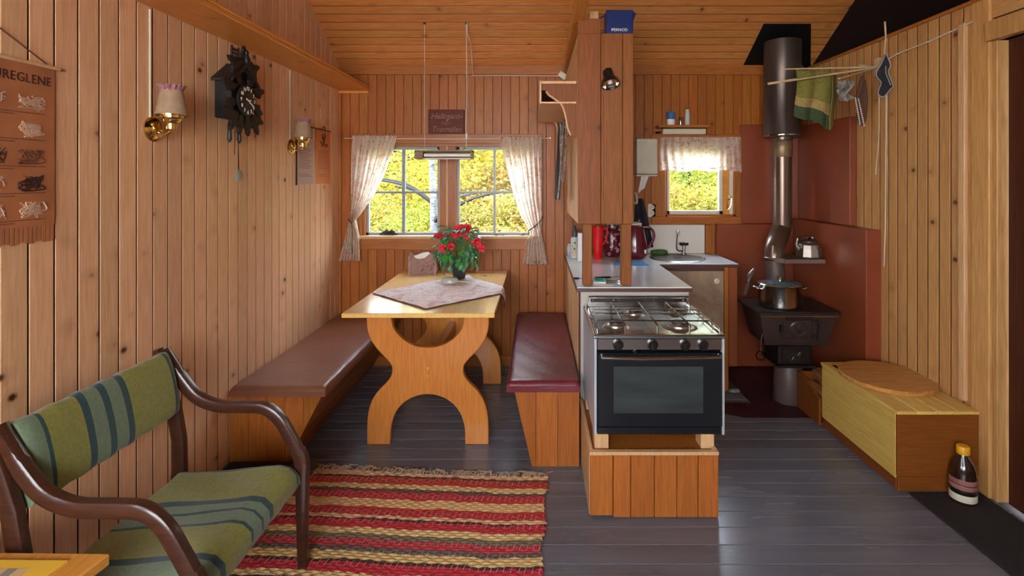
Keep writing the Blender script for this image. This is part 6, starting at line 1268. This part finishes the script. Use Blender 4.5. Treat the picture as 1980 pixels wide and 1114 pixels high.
for r_ in range(11):
    for c_ in range(11):
        if (r_ * 3 + c_ * 7 + r_ * c_) % 11 == 0: continue
        y1_ = my1 - 0.028 - r_ * 0.026; sx_ = (my1 - y1_) / 0.385 * 0.06; x1_ = mx1 - 0.035 - sx_ - c_ * 0.027
        if x1_ - 0.026 < mx0: continue
        MB().box(x1_ - 0.025, x1_ - 0.001, y1_ - 0.024, y1_, TT + 0.0062, TT + 0.0066).build('grid_square', (M_GREYSQ, M_BEIGESQ)[(r_ + c_) % 2] if not (r_ > 3 and c_ in (1, 2)) else M_ORANGEP, mg)
tag(MB().tube([(-1.40 + 0.1 * math.cos(a), 1.13 + 0.045 * math.sin(a) + 0.05 * math.cos(a), TT + 0.012) for a in [k * 0.2 - 2.4 for k in range(26)]], 0.005, 8).build('reading_glasses_cord', M_BLACKE, None, smooth=True), 'dark looped cord lying on the yellow magazine', 'cord')

# ------------------------------------------------------------------ rag rug
RB = [2.660, 2.622, 2.609, 2.551, 2.517, 2.492, 2.435, 2.377, 2.322, 2.297, 2.290, 2.239, 2.199, 2.168, 2.125, 2.099, 2.052, 2.041, 1.987, 1.956, 1.93, 1.88, 1.845, 1.80, 1.77, 1.72, 1.68]
RC = ['#c0966a', '#4a3028', '#a03020', '#c49c66', '#5a4034', '#a82a2c', '#c69c66', '#a42a28', '#c89c70', '#3c2020', '#a8262c', '#c8a46a', '#6a5c44', '#a63036', '#5c4a42', '#c09e64', '#3a2420', '#a8242e', '#c6a46c', '#32202a', '#a8302c', '#c8a860', '#6a5c44', '#a82a30', '#c4a05c', '#5a4036', '#a82a2c']
RY0 = 2.66; mx_ = []
rstops = sorted([(-(b - RY0) * -1, c) for b, c in zip(RB, RC)], key=lambda t: t[0])
# object Y runs from -1.0 (near) to 0 (far edge); each stripe colour starts at its near boundary
near = RB[1:] + [1.64]
rstops = [(n - RY0, c) for n, c in zip(near, RC)][::-1]
M_RUG = stripe('rag_rug_stripes', rstops, 1, 0.95, 0.045, 4, 0.6, 0.1)
rang = math.radians(-3.2); rx0, rx1, rl = -0.60, 0.59, 1.05
def rugf(u, v):
    x = rx0 + (rx1 - rx0) * u + (0.004 * math.sin(v * 190) + 0.008 * math.sin(v * 23)) * (1 if u in (0, 1) else 0.0)
    y = -rl * v + 0.010 * math.sin(u * 6 + 1)
    rows = v * rl / 0.0145
    z = 0.005 + 0.0055 * abs(math.sin(rows * PI)) ** 0.6 + 0.002 * math.sin(u * 140 + (int(rows) % 2) * PI)
    return (x, y, z)
rg = MB().grid(rugf, 150, 420)
rug = rg.build('rag_rug', M_RUG, None, smooth='open', origin=(0, 0, 0)); rug.location = (-0.535, RY0 - 0.045, 0.001); rug.rotation_euler = (0, 0, rang)
tag(rug, 'red, tan and grey striped rag rug with fringe on the grey floor', 'rug')
rs = random.Random(2); m = MB()
for k in range(170):
    u = rs.random(); x = rx0 + (rx1 - rx0) * u; L = rs.uniform(0.03, 0.085); a = rs.uniform(-1.0, 1.0) + 0.3; yb0 = 0.010 * math.sin(u * 6 + 1)
    m.tube([(x, yb0 - 0.004, 0.008), (x + L * 0.4 * math.sin(a * .6), yb0 + L * 0.4, 0.008 + rs.random() * 0.01), (x + L * math.sin(a), yb0 + L * math.cos(a) * .8, 0.003)], [0.003, 0.0024, 0.0016], 4)
fr_ = m.build('fringe', simple('pale_rug_fringe', '#b39c82', 0.9), None); fr_.parent = rug; fr_.location = W[fr_.name] * 1.0; fr_['kind'] = 'stuff'
# pale weft ticks over the stripes
m = MB()
for r_ in range(17):
    yv = -0.03 - r_ * 0.061
    for k in range(46):
        x = rx0 + 0.012 + (rx1 - rx0 - 0.024) * k / 45 + rs.uniform(-.004, .004)
        m.tube([(x, yv, 0.0115), (x + 0.004, yv + 0.02, 0.0135), (x + 0.006, yv + 0.036, 0.0115)], 0.0009, 3)
tk = m.build('warp_threads', M_ROPE, None); tk.parent = rug; tk.location = W[tk.name] * 1.0; tk['kind'] = 'stuff'

# ------------------------------------------------------------------ outdoors beyond the windows
gd = MB().grid(lambda u, v: (-14 + 30 * u, YB + 0.2 + 26 * v, -0.35 + 2.6 * v * v + 0.15 * math.sin(u * 20) * math.sin(v * 9)), 40, 30).build('ground', M_GRASS, None, smooth='open', origin=(0, 0, 0)); struct(gd, 'rising autumn meadow outside the windows')
struct(MB().box(-14, 16, -8, YB + 0.15, -0.6, -0.3).build('ground', M_GRASS, None, origin=(0, 0, 0)))
def leaf_cloud(name, mat, n, rx, ry, rz, seed, size):
    rs = random.Random(seed); m = MB(); clumps = [(rs.gauss(0, .5), rs.gauss(0, .5), rs.uniform(-1, 1)) for _ in range(22)]
    for k in range(n):
        c = rs.choice(clumps); p = Vector((c[0] * rx + rs.gauss(0, .22) * rx, c[1] * ry + rs.gauss(0, .22) * ry, c[2] * rz + rs.gauss(0, .15) * rz))
        a = rs.uniform(0, 2 * PI); t = Vector((math.cos(a), math.sin(a), rs.uniform(-.8, .8))).normalized(); b = t.orthogonal().normalized(); b = (b * math.cos(a * 3) + t.cross(b) * math.sin(a * 3)); s_ = size * rs.uniform(.6, 1.4)
        m.add([p - t * s_, p + b * s_ * .6, p + t * s_, p - b * s_ * .6], [(0, 1, 2, 3)])
    return m.mesh(name, mat, Vector((0, 0, 0)), smooth='open')
LC = {}
for i_, (mt, nm) in enumerate(((M_LY, 'y'), (M_LG, 'g'), (M_LO, 'o'))):
    LC[nm] = leaf_cloud('foliage', mt, 9500, 1.15, 1.0, 1.5, 20 + i_, 0.027)
LC['s'] = leaf_cloud('foliage', M_LO, 8000, 1.25, 0.9, 0.6, 40, 0.024); LC['t'] = leaf_cloud('foliage', M_LG, 8000, 1.25, 0.9, 0.6, 41, 0.024); LC['u'] = leaf_cloud('foliage', M_LY, 8000, 1.25, 0.9, 0.6, 42, 0.025)
def gz_(x, y): v = (y - YB - 0.2) / 26; return -0.35 + 2.6 * v * v
def tree(x, y, h, kind, label, trunk=M_BARKD, tr=0.05, zf=None, sc=1.0, bend=0.3, seed=0, fo=0.0):
    rs = random.Random(seed); g = gz_(x, y)
    t = thing('birch_tree', label, 'tree', (x, y, g), 'autumn birches outside the windows')
    pts = spline([(x, y, g), (x + bend * .2, y, g + h * .3), (x + bend * .1, y, g + h * .6), (x + bend * .5, y, g + h)], 5)
    MB().tube(pts, [tr * (1 - 0.7 * i / len(pts)) for i in range(len(pts))], 9).build('trunk', trunk, t, smooth=True)
    m = MB()
    for k in range(14):
        f = rs.uniform(0.25, 0.95); p = Vector(pts[int(f * (len(pts) - 1))]); a = rs.uniform(0, 2 * PI); L = rs.uniform(.6, 1.4) * sc
        m.tube(spline([p, p + Vector((math.cos(a) * L * .4, math.sin(a) * L * .3, L * .25)), p + Vector((math.cos(a) * L, math.sin(a) * L * .7, L * .35))], 4), [0.022 * (1 - i / 12) + 0.004 for i in range(9)], 5)
    m.build('branches', M_BARKD, t)
    zf = zf if zf is not None else g + h * .65
    o = put('foliage', LC[kind], Matrix.Translation((x, y + fo, zf)) @ Matrix.Rotation(rs.uniform(0, 6), 4, 'Z') @ Matrix.Scale(sc, 4), t); o['kind'] = 'stuff'
tree(-1.36, 6.6, 4.2, 'y', 'white-barked birch seen through the left dining casement near the mullion', M_BARK, 0.06, 2.4, 1.0, 0.25, 1, 1.6)
for k, (x, y, h, kd, lb_, sc) in enumerate((
    (-3.2, 8.6, 3.6, 'y', 'yellow birch at the left edge of the dining window view', 1.1),
    (-1.9, 10.2, 3.8, 'g', 'green-yellow birch behind the left dining casement bars', 1.15),
    (-0.1, 9.4, 3.4, 'y', 'bright yellow birch right of the window mullion', 1.1),
    (1.1, 10.8, 3.8, 'y', 'yellow birch between the two windows', 1.2),
    (2.4, 8.2, 3.8, 'g', 'green birch at the left of the kitchen window view', 1.0),
    (3.6, 9.2, 3.8, 'g', 'green birch in the middle of the kitchen window view', 1.15),
    (4.8, 9.8, 3.8, 'y', 'yellow-green birch at the right of the kitchen window view', 1.2),
    (-4.6, 11.5, 4.0, 'g', 'distant green birch left behind the curtain', 1.4),
    (-2.6, 13.5, 4.2, 'y', 'distant yellow birch behind the left casement', 1.5),
    (0.4, 14.0, 4.2, 'g', 'distant green birch behind the right casement', 1.5),
    (3.0, 13.5, 4.2, 'y', 'distant yellow birch far behind the kitchen window', 1.5),
    (6.2, 13.0, 4.2, 'g', 'distant green birch farthest right outside', 1.5),
    (-0.9, 16.5, 4.4, 'y', 'far yellow birch seen above the pendant lamp', 1.7), (-3.9, 16.5, 4.4, 'g', 'far green birch at the left of the meadow', 1.7), (-1.6, 12.0, 4.0, 'y', 'yellow birch right behind the white birch', 1.3),
    (1.6, 17.0, 4.4, 'y', 'far yellow birch right of the dining window', 1.7), (-0.45, 11.6, 3.9, 'g', 'green-yellow birch behind the right casement centre', 1.25), (4.6, 17.0, 4.4, 'g', 'far green birch behind the kitchen window', 1.7))):
    tree(x, y, h, kd, lb_, M_BARKD, 0.045, 1.9 + 0.05 * (y - 8), sc, 0.3 * (-1) ** k, 10 + k)
for k, (x, y, kd, lb_, sc, zf) in enumerate((
    (-2.9, 6.9, 's', 'orange scrub low at the left of the dining window', 0.9, 0.75), (-1.7, 7.9, 't', 'green-yellow scrub below the white birch', 0.9, 0.75), (-0.2, 6.9, 's', 'orange scrub low behind the flowers', 0.85, 0.72),
    (0.9, 7.4, 'u', 'yellow scrub right of the dining window', 1.0, 0.8), (2.0, 7.0, 's', 'orange scrub at the left of the kitchen window', 0.85, 0.85), (3.0, 7.2, 't', 'green scrub in front of the kitchen window', 0.95, 0.95),
    (-2.2, 9.3, 'u', 'yellow scrub in the middle distance on the left', 1.3, 1.1), (0.0, 9.0, 's', 'orange scrub in the middle distance', 1.2, 1.0), (-0.9, 10.4, 'u', 'yellow scrub behind the white birch', 1.3, 1.2), (1.8, 9.8, 't', 'green scrub in the middle distance on the right', 1.3, 1.2), (4.2, 8.3, 'u', 'yellow scrub at the far right', 1.2, 1.0))):
    t = thing('shrub', lb_, 'shrub', (x, y, gz_(x, y)), 'autumn shrubs outside the windows')
    m = MB(); rs = random.Random(k)
    for q in range(9):
        a = rs.uniform(0, 6.28); L = rs.uniform(.4, 1.0); m.tube([(x, y, gz_(x, y)), (x + math.cos(a) * L * .4, y + math.sin(a) * L * .3, gz_(x, y) + L * .7), (x + math.cos(a) * L, y + math.sin(a) * L * .6, gz_(x, y) + L * 1.3)], [0.015, 0.01, 0.004], 5)
    m.build('stems', M_BARKD, t)
    o = put('foliage', LC[kd], Matrix.Translation((x, y, zf)) @ Matrix.Rotation(k * 1.3, 4, 'Z') @ Matrix.Scale(sc, 4), t); o['kind'] = 'stuff'
hill = MB().grid(lambda u, v: (-30 + 64 * u, 19 + 9 * v, 1.0 + 3.1 * v + 0.5 * math.sin(u * 14 + 1) * v), 60, 12).build('hillside', simple('autumn_hillside', '#2c2a0c', 1.0, var=0.35, scale=1.2, bmp=0.5, spec=0, col2='#32220a'), None, smooth='open', origin=(0, 0, 0)); struct(hill, 'wooded hillside in autumn colours far behind the birches')
